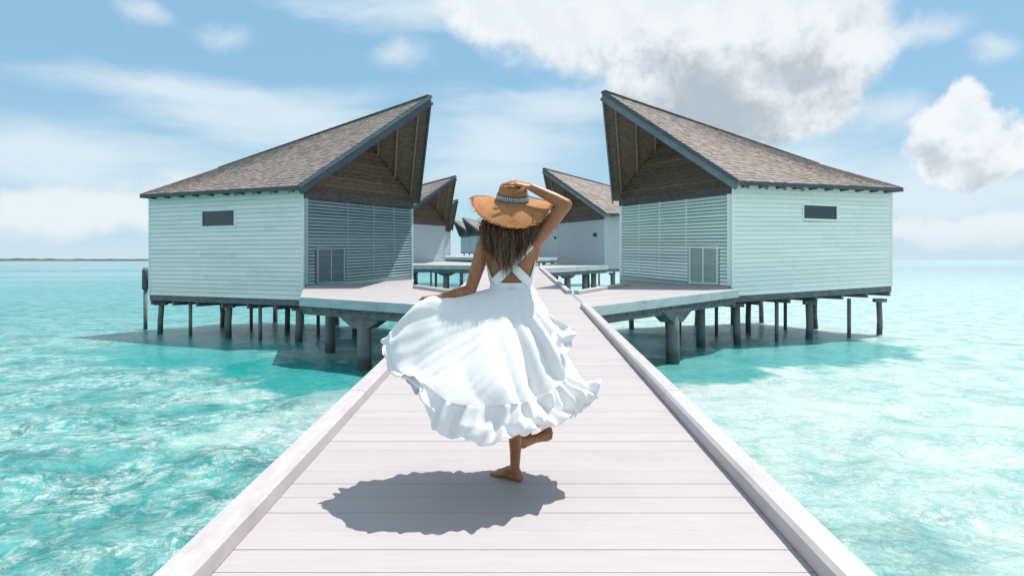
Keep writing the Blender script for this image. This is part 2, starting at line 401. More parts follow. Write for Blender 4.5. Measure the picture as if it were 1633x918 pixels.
# ------------------------------------------------------------------ mesh helpers
class MB:
    def __init__(s): s.v = []; s.f = []
    def add(s, vs, fs):
        o = len(s.v); s.v += [tuple(p) for p in vs]; s.f += [tuple(i + o for i in f) for f in fs]
    def hexa(s, c):      # 8 corners: bottom 0-3 ccw, top 4-7
        s.add(c, [(0, 3, 2, 1), (4, 5, 6, 7), (0, 1, 5, 4), (1, 2, 6, 5), (2, 3, 7, 6), (3, 0, 4, 7)])
    def box(s, x0, x1, y0, y1, z0, z1):
        s.hexa([(x0, y0, z0), (x1, y0, z0), (x1, y1, z0), (x0, y1, z0), (x0, y0, z1), (x1, y0, z1), (x1, y1, z1), (x0, y1, z1)])
    def bar(s, a, b, wd, ht, up=(0, 0, 1)):
        a = Vector(a); b = Vector(b); d = (b - a).normalized(); u = Vector(up)
        sd = d.cross(u)
        if sd.length < 1e-4: sd = Vector((1, 0, 0))
        sd.normalize(); u = sd.cross(d).normalized()
        sd *= wd / 2; u *= ht / 2
        s.hexa([a - sd - u, a + sd - u, b + sd - u, b - sd - u, a - sd + u, a + sd + u, b + sd + u, b - sd + u])
    def tube(s, pts, rs, n=10, cap=True):
        rings = []
        pts = [Vector(p) for p in pts]
        prev = None
        for i, p in enumerate(pts):
            d = (pts[min(i + 1, len(pts) - 1)] - pts[max(i - 1, 0)]).normalized()
            if prev is None:
                a = d.orthogonal().normalized()
            else:
                a = (prev - d * prev.dot(d))
                a = a.normalized() if a.length > 1e-6 else d.orthogonal().normalized()
            prev = a
            b_ = d.cross(a)
            r = rs[i] if hasattr(rs, '__len__') else rs
            rings.append([p + (a * math.cos(2 * math.pi * j / n) + b_ * math.sin(2 * math.pi * j / n)) * r for j in range(n)])
        vs = [q for rg in rings for q in rg]
        fs = []
        for i in range(len(rings) - 1):
            for j in range(n):
                fs.append((i * n + j, i * n + (j + 1) % n, (i + 1) * n + (j + 1) % n, (i + 1) * n + j))
        if cap:
            fs.append(tuple(reversed(range(n)))); fs.append(tuple((len(rings) - 1) * n + j for j in range(n)))
        s.add(vs, fs)
    def capsule(s, a, b, ra, rb, n=14, sq=None):
        """round-ended tapered limb"""
        a = Vector(a); b = Vector(b); d = b - a
        L = max(d.length, 1e-5); d = d / L
        pts = []; rs = []
        for q in range(5):
            t = -math.pi / 2 + q / 4 * math.pi / 2
            pts.append(a + d * ra * math.sin(t)); rs.append(max(ra * math.cos(t), ra * 0.02))
        for q in range(1, 5): pts.append(a.lerp(b, q / 5)); rs.append(ra + (rb - ra) * q / 5)
        for q in range(5):
            t = q / 4 * math.pi / 2
            pts.append(b + d * rb * math.sin(t)); rs.append(max(rb * math.cos(t), rb * 0.02))
        s.tube(pts, rs, n)
    def ball(s, c, r, n=14, rot=None):
        c = Vector(c); vs = []; fs = []
        if not hasattr(r, '__len__'): r = (r, r, r)
        m_ = n // 2 + 1
        for i in range(m_ + 1):
            th = math.pi * i / m_
            th = min(max(th, 0.03), math.pi - 0.03)
            for j in range(n):
                ph = 2 * math.pi * j / n
                p = Vector((r[0] * math.sin(th) * math.cos(ph), r[1] * math.sin(th) * math.sin(ph), r[2] * math.cos(th)))
                if rot is not None: p = rot @ p
                vs.append(c + p)
        for i in range(m_):
            for j in range(n):
                fs.append((i * n + j, (i + 1) * n + j, (i + 1) * n + (j + 1) % n, i * n + (j + 1) % n))
        fs.append(tuple(range(n))); fs.append(tuple(m_ * n + j for j in reversed(range(n))))
        s.add(vs, fs)
    def mesh(s, name, m, smooth=False):
        me = bpy.data.meshes.new(name); me.from_pydata(s.v, [], s.f)
        if smooth: me.polygons.foreach_set('use_smooth', [True] * len(me.polygons))
        me.materials.append(m); me.update(); return me
    def build(s, name, m, parent=None, smooth=False, bevel=0, stuff=False):
        o = bpy.data.objects.new(name, s.mesh(name, m, smooth)); COL.objects.link(o)
        if parent is not None: o.parent = parent
        if bevel:
            bv = o.modifiers.new('bevel', 'BEVEL'); bv.width = bevel; bv.segments = 2; bv.limit_method = 'ANGLE'
        if stuff: o['kind'] = 'stuff'
        return o

def empty(name, loc=(0, 0, 0), parent=None):
    o = bpy.data.objects.new(name, None); COL.objects.link(o); o.location = loc
    o.empty_display_size = 0.2
    if parent is not None: o.parent = parent
    return o
def tag(o, label=None, cat=None, group=None, kind=None):
    if label: o['label'] = label
    if cat: o['category'] = cat
    if group: o['group'] = group
    if kind: o['kind'] = kind
    return o
KIDS = {}
def copy_tree(o, parent=None):
    c = o.copy(); COL.objects.link(c)
    if parent is not None: c.parent = parent
    for ch in [q for q in ALLOBJ() if q.parent == o]: copy_tree(ch, c)
    return c
_cache = {}
def ALLOBJ(): return _cache.setdefault('o', list(bpy.data.objects))

def at(px, py, Y):       # a viewing angle and a distance to a point in the place
    return Vector(((px - 816.5) / 1000 * Y, Y, EYE + (414 - py) / 1000 * Y))
def deckz(Y): return 1.26 + 0.026 * Y

# ------------------------------------------------------------------ water and far land
def water():
    rings = []; r = 0.6
    while r < 7000:
        rings.append(r); r *= 1.032 if r < 60 else 1.10
    seg = 420
    rr = np.array(rings)[:, None]; th = np.linspace(0, 2 * np.pi, seg, endpoint=False)[None, :]
    X = rr * np.cos(th); Y = rr * np.sin(th)
    Z = np.zeros_like(X)
    for i in range(X.shape[0]):
        a = rings[i]
        fade = 1.0 / (1.0 + (a / 30.0) ** 2)
        if fade < 0.02: break
        for j in range(seg):
            x, y = X[i, j], Y[i, j]
            h = noise.noise((x * 0.55, y * 0.8, 0.0)) * 0.10 + noise.noise((x * 1.5, y * 2.1, 3.0)) * 0.05
            if a < 18: h += (0.5 - abs(noise.noise((x * 3.1, y * 3.9, 7.0)))) * 0.03
            Z[i, j] = h * fade
    nv = len(rings) * seg
    vs = np.stack([X, Y, Z], -1).reshape(-1, 3).tolist() + [(0, 0, 0)]
    fs = []
    for i in range(len(rings) - 1):
        for j in range(seg):
            fs.append((i * seg + j, (i + 1) * seg + j, (i + 1) * seg + (j + 1) % seg, i * seg + (j + 1) % seg))
    for j in range(seg): fs.append((nv, j, (j + 1) % seg))
    me = bpy.data.meshes.new('water'); me.from_pydata(vs, [], fs)
    me.polygons.foreach_set('use_smooth', [True] * len(me.polygons))
    me.materials.append(M['water'])
    o = bpy.data.objects.new('water', me); COL.objects.link(o); o['kind'] = 'structure'
water()

def land(name, x0, x1, Y, h, m, seed, label):
    mb = MB(); n = 90
    vs = []; 
    for i in range(n + 1):
        t = i / n; x = x0 + (x1 - x0) * t
        e = min(1, min(t, 1 - t) * 9)
        hh = h * e * (0.65 + 0.7 * abs(noise.noise((i * 0.35, seed, 0)))) + 0.05
        dpt = 30 + 60 * e
        vs += [(x, Y - dpt * 0.5, -0.4), (x, Y, hh), (x, Y + dpt, -0.4)]
    fs = []
    for i in range(n):
        a = i * 3; b = a + 3
        fs += [(a, b, b + 1, a + 1), (a + 1, b + 1, b + 2, a + 2)]
    mb.add(vs, fs)
    o = mb.build(name, m, smooth=True); o['kind'] = 'structure'; return o
land('far_island', -1500, -560, 1200, 5.5, M['island'], 1.0, '')
land('sandbar', 95, 420, 190, 0.10, M['sandbar'], 2.0, '')

# ------------------------------------------------------------------ boardwalk
def right_edge(Y): return 1.385 + 0.019 * (Y - 2.5) if Y < 13 else 1.585
def left_edge(Y): return -1.365 - 0.010 * (Y - 2.5) if Y < 18 else -1.52
walk = empty('boardwalk', (0, 0, 0)); tag(walk, kind='structure')
PW_, GAP = 0.188, 0.0032
y = -1.2; cnt = 0
far_mb = MB()
while y < 96:
    y0, y1 = y + GAP / 2, y + PW_ - GAP / 2
    bend = lambda yy: -0.0026 * max(0, yy - 45) ** 1.9 * 0.25
    xl, xr = left_edge(y) + 0.03 + bend(y), right_edge(y) - 0.03 + bend(y)
    dzr = random.uniform(-0.0012, 0.0012); z0, z1 = deckz(y0) + dzr, deckz(y1) + dzr + random.uniform(-.0008, .0008)
    T = 0.035
    cs = [(xl, y0, z0 - T), (xr, y0, z0 - T), (xr, y1, z1 - T), (xl, y1, z1 - T), (xl, y0, z0), (xr, y0, z0), (xr, y1, z1), (xl, y1, z1)]
    if cnt < 290:
        mb = MB(); mb.hexa(cs); o = mb.build('plank', M['deck'], walk, bevel=0.0015 if y < 14 else 0)
    else:
        far_mb.hexa(cs)
    y += PW_; cnt += 1
far_mb.build('far_planks', M['deck'], walk, stuff=True)
# plank bearers
mb = MB()
for xx in (-1.2, -0.4, 0.4, 1.2):
    y = -1.2
    while y < 52:
        mb.bar((xx, y, deckz(y) - 0.135), (xx, y + 4, deckz(y + 4) - 0.135), 0.10, 0.19); y += 4
mb.build('bearers', M['under'], walk)
# kerb timbers; open where the side decks join
KW, KH = 0.15, 0.10
def kerb(a, b, name='kerb', parent=walk, wd=KW, ht=KH):
    """a, b = (x, y) of the centre line; laid on the deck"""
    mb = MB()
    za, zb = deckz(a[1]), deckz(b[1])
    # chamfered section standing on small packers
    d = Vector((b[0] - a[0], b[1] - a[1], 0)).normalized(); s = Vector((-d.y, d.x, 0))
    prof = [(-wd / 2, 0.004), (-wd / 2, ht - 0.02), (-wd / 2 + 0.02, ht), (wd / 2 - 0.02, ht), (wd / 2, ht - 0.02), (wd / 2, 0.004)]
    vs = []
    for (c_, z_) in ((a, za), (b, zb)):
        for (u, h) in prof: vs.append((c_[0] + s.x * u, c_[1] + s.y * u, z_ + h))
    n = len(prof)
    fs = [(i, (i + 1) % n, n + (i + 1) % n, n + i) for i in range(n)] + [tuple(reversed(range(n))), tuple(range(n, 2 * n))]
    mb.add(vs, fs)
    return mb.build(name, M['kerb'], parent)
def kerb_run(fx, y0, y1, step=3.6):
    y = y0
    while y < y1 - 0.01:
        e = min(y + step, y1)
        kerb((fx(y + 0.004), y + 0.004), (fx(e - 0.004), e - 0.004)); y = e
rk = lambda yy: right_edge(yy) - KW / 2
lk = lambda yy: left_edge(yy) + KW / 2
kerb_run(rk, -1.9, 13.15); kerb_run(rk, 16.6, 33.4); kerb_run(rk, 37.2, 52)
kerb_run(lk, -1.9, 13.3); kerb_run(lk, 16.9, 37.8); kerb_run(lk, 42.2, 52)
# outer fascia boards below the kerbs
for fx, sg in ((right_edge, 1), (left_edge, -1)):
    y = -1.2
    while y < 52:
        e = y + 4
        mb = MB()
        mb.bar((fx(y) + sg * 0.012, y + 0.003, deckz(y) - 0.12), (fx(e) + sg * 0.012, e - 0.003, deckz(e) - 0.12), 0.03, 0.21)
        mb.build('fascia_board', M['fascia'], walk); y = e
def pile(x, y, top, r=0.13, parent=None, name='pile', n=14, lean=0.0):
    mb = MB()
    zs = [-0.6, 0.0, 0.5, top * 0.6, top]
    mb.tube([(x + lean * (top - z), y, z) for z in zs], [r * 1.05, r * 1.03, r, r * 0.98, r * 0.97], n)
    return mb.build(name, M['pile'], parent, smooth=True)
for yy in (4.5, 9.5, 18.5, 24, 30, 40, 48):
    for xx in (-1.0, 1.0): pile(xx, yy, deckz(yy) - 0.36, 0.14, walk)
    mb = MB(); mb.box(-1.45, 1.45, yy - 0.12, yy + 0.12, deckz(yy) - 0.42, deckz(yy) - 0.232)
    mb.build('cross_beam', M['under'], walk, bevel=0.01)

# ------------------------------------------------------------------ side decks
def clip(poly, nx, ny, d):          # keep nx*x+ny*y <= d
    outp = []
    for i in range(len(poly)):
        a = poly[i]; b = poly[(i + 1) % len(poly)]
        fa = nx * a[0] + ny * a[1] - d; fb_ = nx * b[0] + ny * b[1] - d
        if fa <= 0: outp.append(a)
        if fa * fb_ < 0:
            t = fa / (fa - fb_); outp.append((a[0] + (b[0] - a[0]) * t, a[1] + (b[1] - a[1]) * t))
    return outp
def side_deck(polys, front, piles, haunch, kerbs=(), fas=(), pw=0.19, dirv=None, joined=False):
    root = empty('side_deck', (0, 0, 0)); tag(root, kind='structure')
    d = Vector(dirv).normalized(); nrm = Vector((-d.y, d.x))
    allj = MB()
    for poly in polys:
        vals = [nrm.x * p[0] + nrm.y * p[1] for p in poly]
        s0 = min(vals)
        while s0 < max(vals):
            q = clip(poly, nrm.x, nrm.y, s0 + pw - GAP); q = clip(q, -nrm.x, -nrm.y, -s0) if len(q) > 2 else q
            if len(q) > 2:
                mb = allj if joined else MB()
                dz_ = random.uniform(-0.001, 0.001)
                n = len(q)
                vs = [(p[0], p[1], deckz(p[1]) - 0.035 + dz_) for p in q] + [(p[0], p[1], deckz(p[1]) + dz_) for p in q]
                fs = [tuple(reversed(range(n))), tuple(range(n, 2 * n))] + [(i, (i + 1) % n, n + (i + 1) % n, n + i) for i in range(n)]
                mb.add(vs, fs)
                if not joined: mb.build('plank', M['deck'], root)
            s0 += pw
    if joined: allj.build('planks', M['deck'], root, stuff=True)
    for (a, b, h) in fas:       # fascia boards, upper pale, lower dark beam set back
        av = Vector((a[0], a[1], deckz(a[1]))); bv = Vector((b[0], b[1], deckz(b[1])))
        mb = MB(); mb.bar(av - Vector((0, 0, h / 2 - 0.002)), bv - Vector((0, 0, h / 2 - 0.002)), 0.04, h)
        mb.build('fascia_board', M['fascia'], root, bevel=0.004)
        dd = (bv - av).normalized(); inn = Vector((-dd.y, dd.x, 0)) * 0.14
        if inn.y < 0: inn = -inn
        mb = MB(); mb.bar(av + inn - Vector((0, 0, h + 0.10)), bv + inn - Vector((0, 0, h + 0.10)), 0.10, 0.22)
        mb.build('edge_beam', M['under'], root)
        nj = max(3, int((bv - av).length / 0.6))
        for i in range(nj):
            p = av.lerp(bv, (i + 0.5) / nj)
            mb = MB(); mb.bar(p + inn * 0.5 - Vector((0, 0, h + 0.05)), p + inn * 7 - Vector((0, 0, h + 0.05)), 0.07, 0.12)
            mb.build('joist', M['under'], root)
    for (a, b) in kerbs: kerb(a, b, 'kerb', root)
    for (x, y_, r) in piles:
        pile(x, y_, deckz(y_) - 0.42, r, root)
    for (x, y_, L, dx_, dy_) in haunch:        # the spreading head on a pile
        dv = Vector((dx_, dy_, 0)).normalized(); sv = Vector((-dv.y, dv.x, 0)) * 0.2
        z1 = deckz(y_) - 0.335; z0 = z1 - 0.34
        c0 = Vector((x, y_, 0))
        lo = 0.22
        mb = MB()
        mb.hexa([c0 - dv * lo - sv + Vector((0, 0, z0)), c0 + dv * lo - sv + Vector((0, 0, z0)), c0 + dv * lo + sv + Vector((0, 0, z0)), c0 - dv * lo + sv + Vector((0, 0, z0)),
                 c0 - dv * L - sv + Vector((0, 0, z1)), c0 + dv * L - sv + Vector((0, 0, z1)), c0 + dv * L + sv + Vector((0, 0, z1)), c0 - dv * L + sv + Vector((0, 0, z1))])
        mb.build('pile_head', M['under'], root, bevel=0.01)
    return root

LC, LD, LF = Vector((-6.47, 19.4)), Vector((-12.7, 22.0)), Vector((-3.75, 23.5))
RC, RD, RF = Vector((6.68, 19.0)), Vector((13.0, 21.5)), Vector((4.06, 23.4))
# left near
side_deck([[(-1.47, 13.45), (-5.3, 15.7), (-6.40, 19.3), (-3.0, 18.9), (-1.53, 16.8)], [(-3.0, 18.91), (-6.40, 19.31), (-3.66, 23.4)]],
          None, [(-3.5, 14.85, 0.17), (-5.1, 17.6, 0.14), (-2.6, 17.2, 0.13)], [(-3.5, 14.95, 0.75, -1, .45)],
          kerbs=[((-1.62, 16.86), (-2.9, 18.75))],
          fas=[((-1.47, 13.42), (-5.3, 15.66), 0.22)], dirv=(-0.86, 0.5))
# right near
side_deck([[(1.6, 13.3), (6.55, 18.2), (6.6, 18.9), (3.7, 20.1), (1.6, 16.5)], [(3.7, 20.11), (6.6, 18.91), (4.0, 23.3)]],
          None, [(4.1, 16.0, 0.17), (2.6, 17.6, 0.13), (5.6, 18.6, 0.13)], [(4.1, 16.1, 0.8, .7, .7)],
          kerbs=[((1.7, 16.52), (3.66, 19.9))],
          fas=[((1.6, 13.26), (6.55, 18.16), 0.22)], dirv=(0.71, 0.70))
# mid right and left, seen past the near houses
side_deck([[(1.6, 33.5), (5.9, 38.6), (5.75, 39.1), (3.1, 43.4), (1.6, 37.2)]], None,
          [(3.2, 36.2, 0.19), (2.6, 37.4, 0.17), (5.0, 38.4, 0.17), (4.4, 37.9, 0.17)], [(3.2, 36.3, 0.8, .7, .7)],
          fas=[((1.6, 33.46), (5.9, 38.56), 0.26)], dirv=(0.7, 0.7), joined=True)
side_deck([[(-1.54, 37.8), (-7.2, 39.5), (-7.7, 42.7), (-5.0, 46.8), (-1.54, 42.2)]], None,
          [(-4.1, 39.1, 0.2), (-6.4, 40.2, 0.17), (-2.6, 41.2, 0.17)], [(-4.1, 39.2, 0.9, -1, .3)],
          fas=[((-1.54, 37.76), (-7.2, 39.46), 0.26)], dirv=(-0.86, 0.5), joined=True)
side_deck([[(1.2, 55.6), (4.8, 60.7), (2.1, 65.4), (1.0, 59)]], None, [(3.0, 58.6, 0.18)], [],
          fas=[((1.2, 55.6), (4.8, 60.66), 0.28)], dirv=(0.7, 0.7), joined=True)
side_deck([[(-2.2, 60), (-9.0, 62), (-7.2, 70), (-2.8, 66)]], None, [(-5.0, 62, 0.18)], [],
          fas=[((-2.2, 59.96), (-9.0, 61.96), 0.28)], dirv=(-0.86, 0.5), joined=True)

# ------------------------------------------------------------------ villas
def villa(C, Dp, Fp, ztop, zbot, apex, backh, mats, near=True, over=0.3, louvre=True, origin=None, name='overwater_villa'):
    """C near corner, Dp end of the long wall, Fp end of the gable wall; all world; ztop/zbot give (C, D)"""
    org = Vector((C.x, C.y, 0.0)) if origin is None else origin
    root = empty(name, org)
    def L(v): return (v[0] - org.x, v[1] - org.y, v[2] - org.z)
    def V(p, z): return Vector((p.x, p.y, z))
    E = Dp + (Fp - C)
    cen = (C + E) / 2
    def wall_basis(a, b):
        d = (b - a); ln = d.length; d = d / ln
        n = Vector((d.y, -d.x))
        if n.dot((a + b) / 2 - cen) < 0: n = -n
        return d, n, ln
    zt = {'C': ztop[0], 'D': ztop[1], 'F': ztop[0], 'E': ztop[1]}
    zb = {'C': zbot[0], 'D': zbot[1], 'F': zbot[0], 'E': zbot[1]}
    MSc, MSl, MSb, MSt, MSf = mats
    def slab(pts):
        mb = MB(); mb.hexa([Vector(L(p)) for p in pts]); return mb
    # backing walls (0.12 m thick, inside the boards)
    for nm, a, b, ka, kb in (('wall', C, Dp, 'C', 'D'), ('wall', C, Fp, 'C', 'F'), ('wall', Fp, E, 'F', 'E'), ('wall', Dp, E, 'D', 'E')):
        d, n, ln = wall_basis(a, b)
        i0 = -n * 0.015; i1 = -n * 0.13
        e0 = d * (0.131 if ka == 'C' and kb == 'F' else 0.0); e1 = d * (-0.131 if kb == 'E' and ka == 'D' else 0.0)
        if nm and ka == 'D': e0 = d * 0.131
        pts = [V(a + i1 + e0, zb[ka]), V(b + i1 + e1, zb[kb]), V(b + i0 + e1, zb[kb]), V(a + i0 + e0, zb[ka]),
               V(a + i1 + e0, zt[ka]), V(b + i1 + e1, zt[kb]), V(b + i0 + e1, zt[kb]), V(a + i0 + e0, zt[ka])]
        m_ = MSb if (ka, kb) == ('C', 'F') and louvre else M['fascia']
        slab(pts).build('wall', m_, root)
    # lapped siding boards
    def siding(a, b, ka, kb, hole=None, mat=None, z0f=None, pitch=0.143, segs=True):
        d, n, ln = wall_basis(a, b)
        z0a, z1a, z0b, z1b = zb[ka], zt[ka], zb[kb], zt[kb]
        if z0f: z0a, z0b = z0f
        N = max(6, round((z1a - z0a) / pitch))
        joined = MB()
        for i in range(N):
            cuts = [0.0, 1.0]
            if segs:
                r_ = random.random()
                cuts = [0.0, 0.22 + 0.25 * r_, 0.62 + 0.2 * random.random(), 1.0] if i % 2 else [0.0, 0.38 + 0.3 * r_, 1.0]
            spans = list(zip(cuts[:-1], cuts[1:]))
            if hole:
                f = (i + 0.5) / N
                if hole[2] < f < hole[3]:
                    ns = []
                    for (u0, u1) in spans:
                        if u1 <= hole[0] or u0 >= hole[1]: ns.append((u0, u1)); continue
                        if u0 < hole[0]: ns.append((u0, hole[0]))
                        if u1 > hole[1]: ns.append((hole[1], u1))
                    spans = ns
            for (u0, u1) in spans:
                if (u1 - u0) * ln < 0.02: continue
                g = 0.0035
                p0 = a + d * (u0 * ln + (g if u0 > 0 else 0)); p1 = a + d * (u1 * ln - (g if u1 < 1 else 0))
                def zz(u, f): return (z0a + (z0b - z0a) * u) * (1 - f) + (z1a + (z1b - z1a) * u) * f
                f0, f1 = i / N, (i + 1 - 0.075) / N
                q = random.uniform(-0.0012, 0.0012)
                o0, o1 = n * (0.028 + q), n * (0.010 + q); bk = -n * 0.014
                pts = [V(p0 + bk, zz(u0, f0)), V(p1 + bk, zz(u1, f0)), V(p1 + o0, zz(u1, f0)), V(p0 + o0, zz(u0, f0)),
                       V(p0 + bk, zz(u0, f1)), V(p1 + bk, zz(u1, f1)), V(p1 + o1, zz(u1, f1)), V(p0 + o1, zz(u0, f1))]
                if near:
                    slab(pts).build('siding_board', mat or MSc, root)
                else:
                    joined.hexa([Vector(L(p)) for p in pts])
        if not near: joined.build('siding', mat or MSc, root, stuff=True)
    # window hole on the long wall, given in wall fractions
    hole = (0.41, 0.63, 0.66, 0.84)
    siding(C, Dp, 'C', 'D', hole if near else None)
    if near:
        d, n, ln = wall_basis(C, Dp)
        N = round((ztop[0] - zbot[0]) / 0.143)
        f0 = math.ceil(hole[2] * N - 0.5) / N; f1 = math.ceil(hole[3] * N - 0.5) / N
        zlo = zbot[0] + (ztop[0] - zbot[0]) * f0 + (zbot[1] - zbot[0]) * 0.5; zhi = zbot[0] + (ztop[0] - zbot[0]) * f1 + (ztop[1] - ztop[0]) * 0.5
        a = C + d * hole[0] * ln; b = C + d * hole[1] * ln
        win = empty('window', L((a.x, a.y, zlo)), root)
        wo = Vector((a.x, a.y, zlo))
        def wl(v): return Vector((v[0] - wo.x, v[1] - wo.y, v[2] - wo.z))
        def wbox(u0, u1, z0, z1, o0, o1, nm, m_):
            mb = MB(); p = []
            for z_ in (z0, z1):
                p += [wl(V(a + d * u0 + n * o0, z_)), wl(V(a + d * u1 + n * o0, z_)), wl(V(a + d * u1 + n * o1, z_)), wl(V(a + d * u0 + n * o1, z_))]
            mb.hexa(p); mb.build(nm, m_, win)
        W = (b - a).length; t_ = 0.05
        wbox(-0.02, W + 0.02, zlo - 0.02, zlo + t_, -0.01, 0.055, 'sill', MSt)
        wbox(-0.02, W + 0.02, zhi - t_ + 0.02, zhi + 0.025, -0.01, 0.05, 'window_head', MSt)
        wbox(-0.02, t_ - 0.02, zlo + t_, zhi - t_ + 0.02, -0.01, 0.045, 'window_jamb', MSt)
        wbox(W - t_ + 0.02, W + 0.02, zlo + t_, zhi - t_ + 0.02, -0.01, 0.045, 'window_jamb', MSt)
        wbox(t_ - 0.02, W - t_ + 0.02, zlo + t_, zhi - t_ + 0.02, -0.012, -0.004, 'pane', M['glass'])
    # other walls plain
    nearflag = near
    # corner trims
    dA, nA, lA = wall_basis(C, Dp); dB, nB, lB = wall_basis(C, Fp)
    for p, kz in ((C, 'C'), (Dp, 'D'), (Fp, 'F')):
        mb = MB()
        q = p - org.xy if False else Vector((p.x - org.x, p.y - org.y))
        cc = q
        e = 0.035
        mb.hexa([Vector((cc.x + sx * dA.x * e + sy * nA.x * e, cc.y + sx * dA.y * e + sy * nA.y * e, z_ - org.z))
                 for z_ in (zb[kz] - 0.004, zt[kz] + 0.004) for sx, sy in ((-1, -1), (1, -1), (1, 1), (-1, 1))])
        mb.build('corner_trim', MSt, root)
    # gable wall: louvres or boards above the deck
    zd = deckz(C.y) + 0.06
    zbeam0, zbeam1 = ztop[0] - 0.30, ztop[0] - 0.02
    if louvre:
        d, n, ln = wall_basis(C, Fp)
        z0a = zd; z0b = zd + 0.22
        Nn = 25
        mb = MB()
        for pp in ([V(C - n * 0.01 + d * 0.14, zb['C']), V(Fp - n * 0.01 - d * 0.05, zb['F']), V(Fp + n * 0.02 - d * 0.05, zb['F']), V(C + n * 0.02 + d * 0.14, zb['C']),
                    V(C - n * 0.01 + d * 0.14, z0a - 0.02), V(Fp - n * 0.01 - d * 0.05, z0b - 0.02), V(Fp + n * 0.02 - d * 0.05, z0b - 0.02), V(C + n * 0.02 + d * 0.14, z0a - 0.02)],):
            mb.hexa([Vector(L(p)) for p in pp])
        mb.build('plinth_board', M['siding_grey'], root)
        gr0, gr1 = 0.10, 0.33                       # grille panel in wall fractions
        for i in range(Nn):
            f0 = i / Nn; f1 = (i + 0.78) / Nn
            spans = [(0.035, 0.99)]
            if f1 < 0.42: spans = [(0.035, gr0 - 0.012), (gr1 + 0.012, 0.99)]
            for (u0, u1) in spans:
                p0 = C + d * (u0 * ln); p1 = C + d * (u1 * ln)
                def zz(u, f): return (z0a + (z0b - z0a) * u) * (1 - f) + (zbeam0) * f
                q = random.uniform(-0.004, 0.004)
                o0, o1 = n * (0.062 + q), n * (0.014 + q)
                th = 0.018
                pts = [V(p0 + n * 0.0, zz(u0, f1) - th), V(p1 + n * 0.0, zz(u1, f1) - th), V(p1 + o0, zz(u1, f0) + q), V(p0 + o0, zz(u0, f0) + q),
                       V(p0 + n * 0.0, zz(u0, f1)), V(p1 + n * 0.0, zz(u1, f1)), V(p1 + o0, zz(u1, f0) + th + q), V(p0 + o0, zz(u0, f0) + th + q)]
                slab(pts).build('slat', MSl, root)
        # the vertical battens behind / in front
        for u in (0.02, 0.36, 0.60, 0.80, 0.985):
            p = C + d * (u * ln)
            zlo = z0a + (z0b - z0a) * u
            mb = MB(); wd_ = 0.010 if 0.1 < u < 0.9 else 0.05; o = 0.044 if 0.1 < u < 0.9 else 0.07
            mb.hexa([Vector(L(V(p + d * s1 * wd_ + n * (o if s2 > 0 else 0.0), z_))) for z_ in (zlo - 0.01, zbeam0 - 0.005) for s1, s2 in ((-1, -1), (1, -1), (1, 1), (-1, 1))])
            mb.build('batten', MSl, root)
        # grille of finer slats low on the near side
        g0 = C + d * gr0 * ln; gw = (gr1 - gr0) * ln
        H = (zbeam0 - z0a) * 0.43
        gro = Vector((g0.x, g0.y, z0a + 0.02))
        gm = empty('vent_grille', L(gro), root)
        def gb(u0, u1, h0, h1, o0, o1):
            mb = MB(); mb.hexa([V(g0 + d * uu + n * oo, gro.z + hh) - gro for hh in (h0, h1) for uu, oo in ((u0, o0), (u1, o0), (u1, o1), (u0, o1))]); return mb
        gb(0, gw, 0, 0.04, 0.01, 0.085).build('frame_rail', MSl, gm); gb(0, gw, H - 0.04, H, 0.01, 0.085).build('frame_rail', MSl, gm)
        gb(0, 0.04, 0.041, H - 0.041, 0.01, 0.08).build('frame_post', MSl, gm); gb(gw - 0.04, gw, 0.041, H - 0.041, 0.01, 0.08).build('frame_post', MSl, gm)
        gb(gw / 2 - 0.015, gw / 2 + 0.015, 0.041, H - 0.041, 0.05, 0.07).build('frame_post', MSl, gm)
        ng = 17
        for i in range(ng):
            h0 = 0.06 + (H - 0.12) * i / ng
            gb(0.041, gw - 0.041, h0, h0 + 0.022, 0.02, 0.055).build('slat', MSl, gm)
    else:
        siding(C, Fp, 'C', 'F', None, mat=MSc, segs=False)
        # wall lamp
        d, n, ln = wall_basis(C, Fp)
        p = C + d * 0.17 * ln
        mb = MB(); mb.hexa([Vector(L(V(p + d * s1 * 0.09 + n * (0.2 if s2 > 0 else 0.025), z_))) for z_ in (ztop[0] - 1.35, ztop[0] - 1.12) for s1, s2 in ((-1, -1), (1, -1), (1, 1), (-1, 1))])
        mb.build('wall_lamp', M['metal'], root)
    # beam over the gable wall
    d, n, ln = wall_basis(C, Fp)
    slab([V(C + n * 0.0, zbeam0), V(Fp + n * 0.0, zbeam0), V(Fp + n * 0.09, zbeam0), V(C + n * 0.09, zbeam0),
          V(C + n * 0.0, zbeam1), V(Fp + n * 0.0, zbeam1), V(Fp + n * 0.09, zbeam1), V(C + n * 0.09, zbeam1)]).build('gable_beam', M['beam'], root)
    # ---- roof
    ze = ztop[0]
    A = Vector(apex)
    E1 = V(C + nA * over + nB * 0.06, ze + 0.03)
    E2 = V(Dp + nA * over + dA * 0.07, zt['D'] + 0.03)
    nO = -nA
    E4 = V(Fp + nO * over + nB * 0.10, ze + 0.03)
    E3 = V(E + nO * over + dA * 0.07, zt['D'] + 0.03)
    G = V((Dp + E) / 2 - dA * 0.2, backh)
    TH = 0.10
    def bil(q, u, v):
        return q[0].lerp(q[1], u).lerp(q[3].lerp(q[2], u), v)
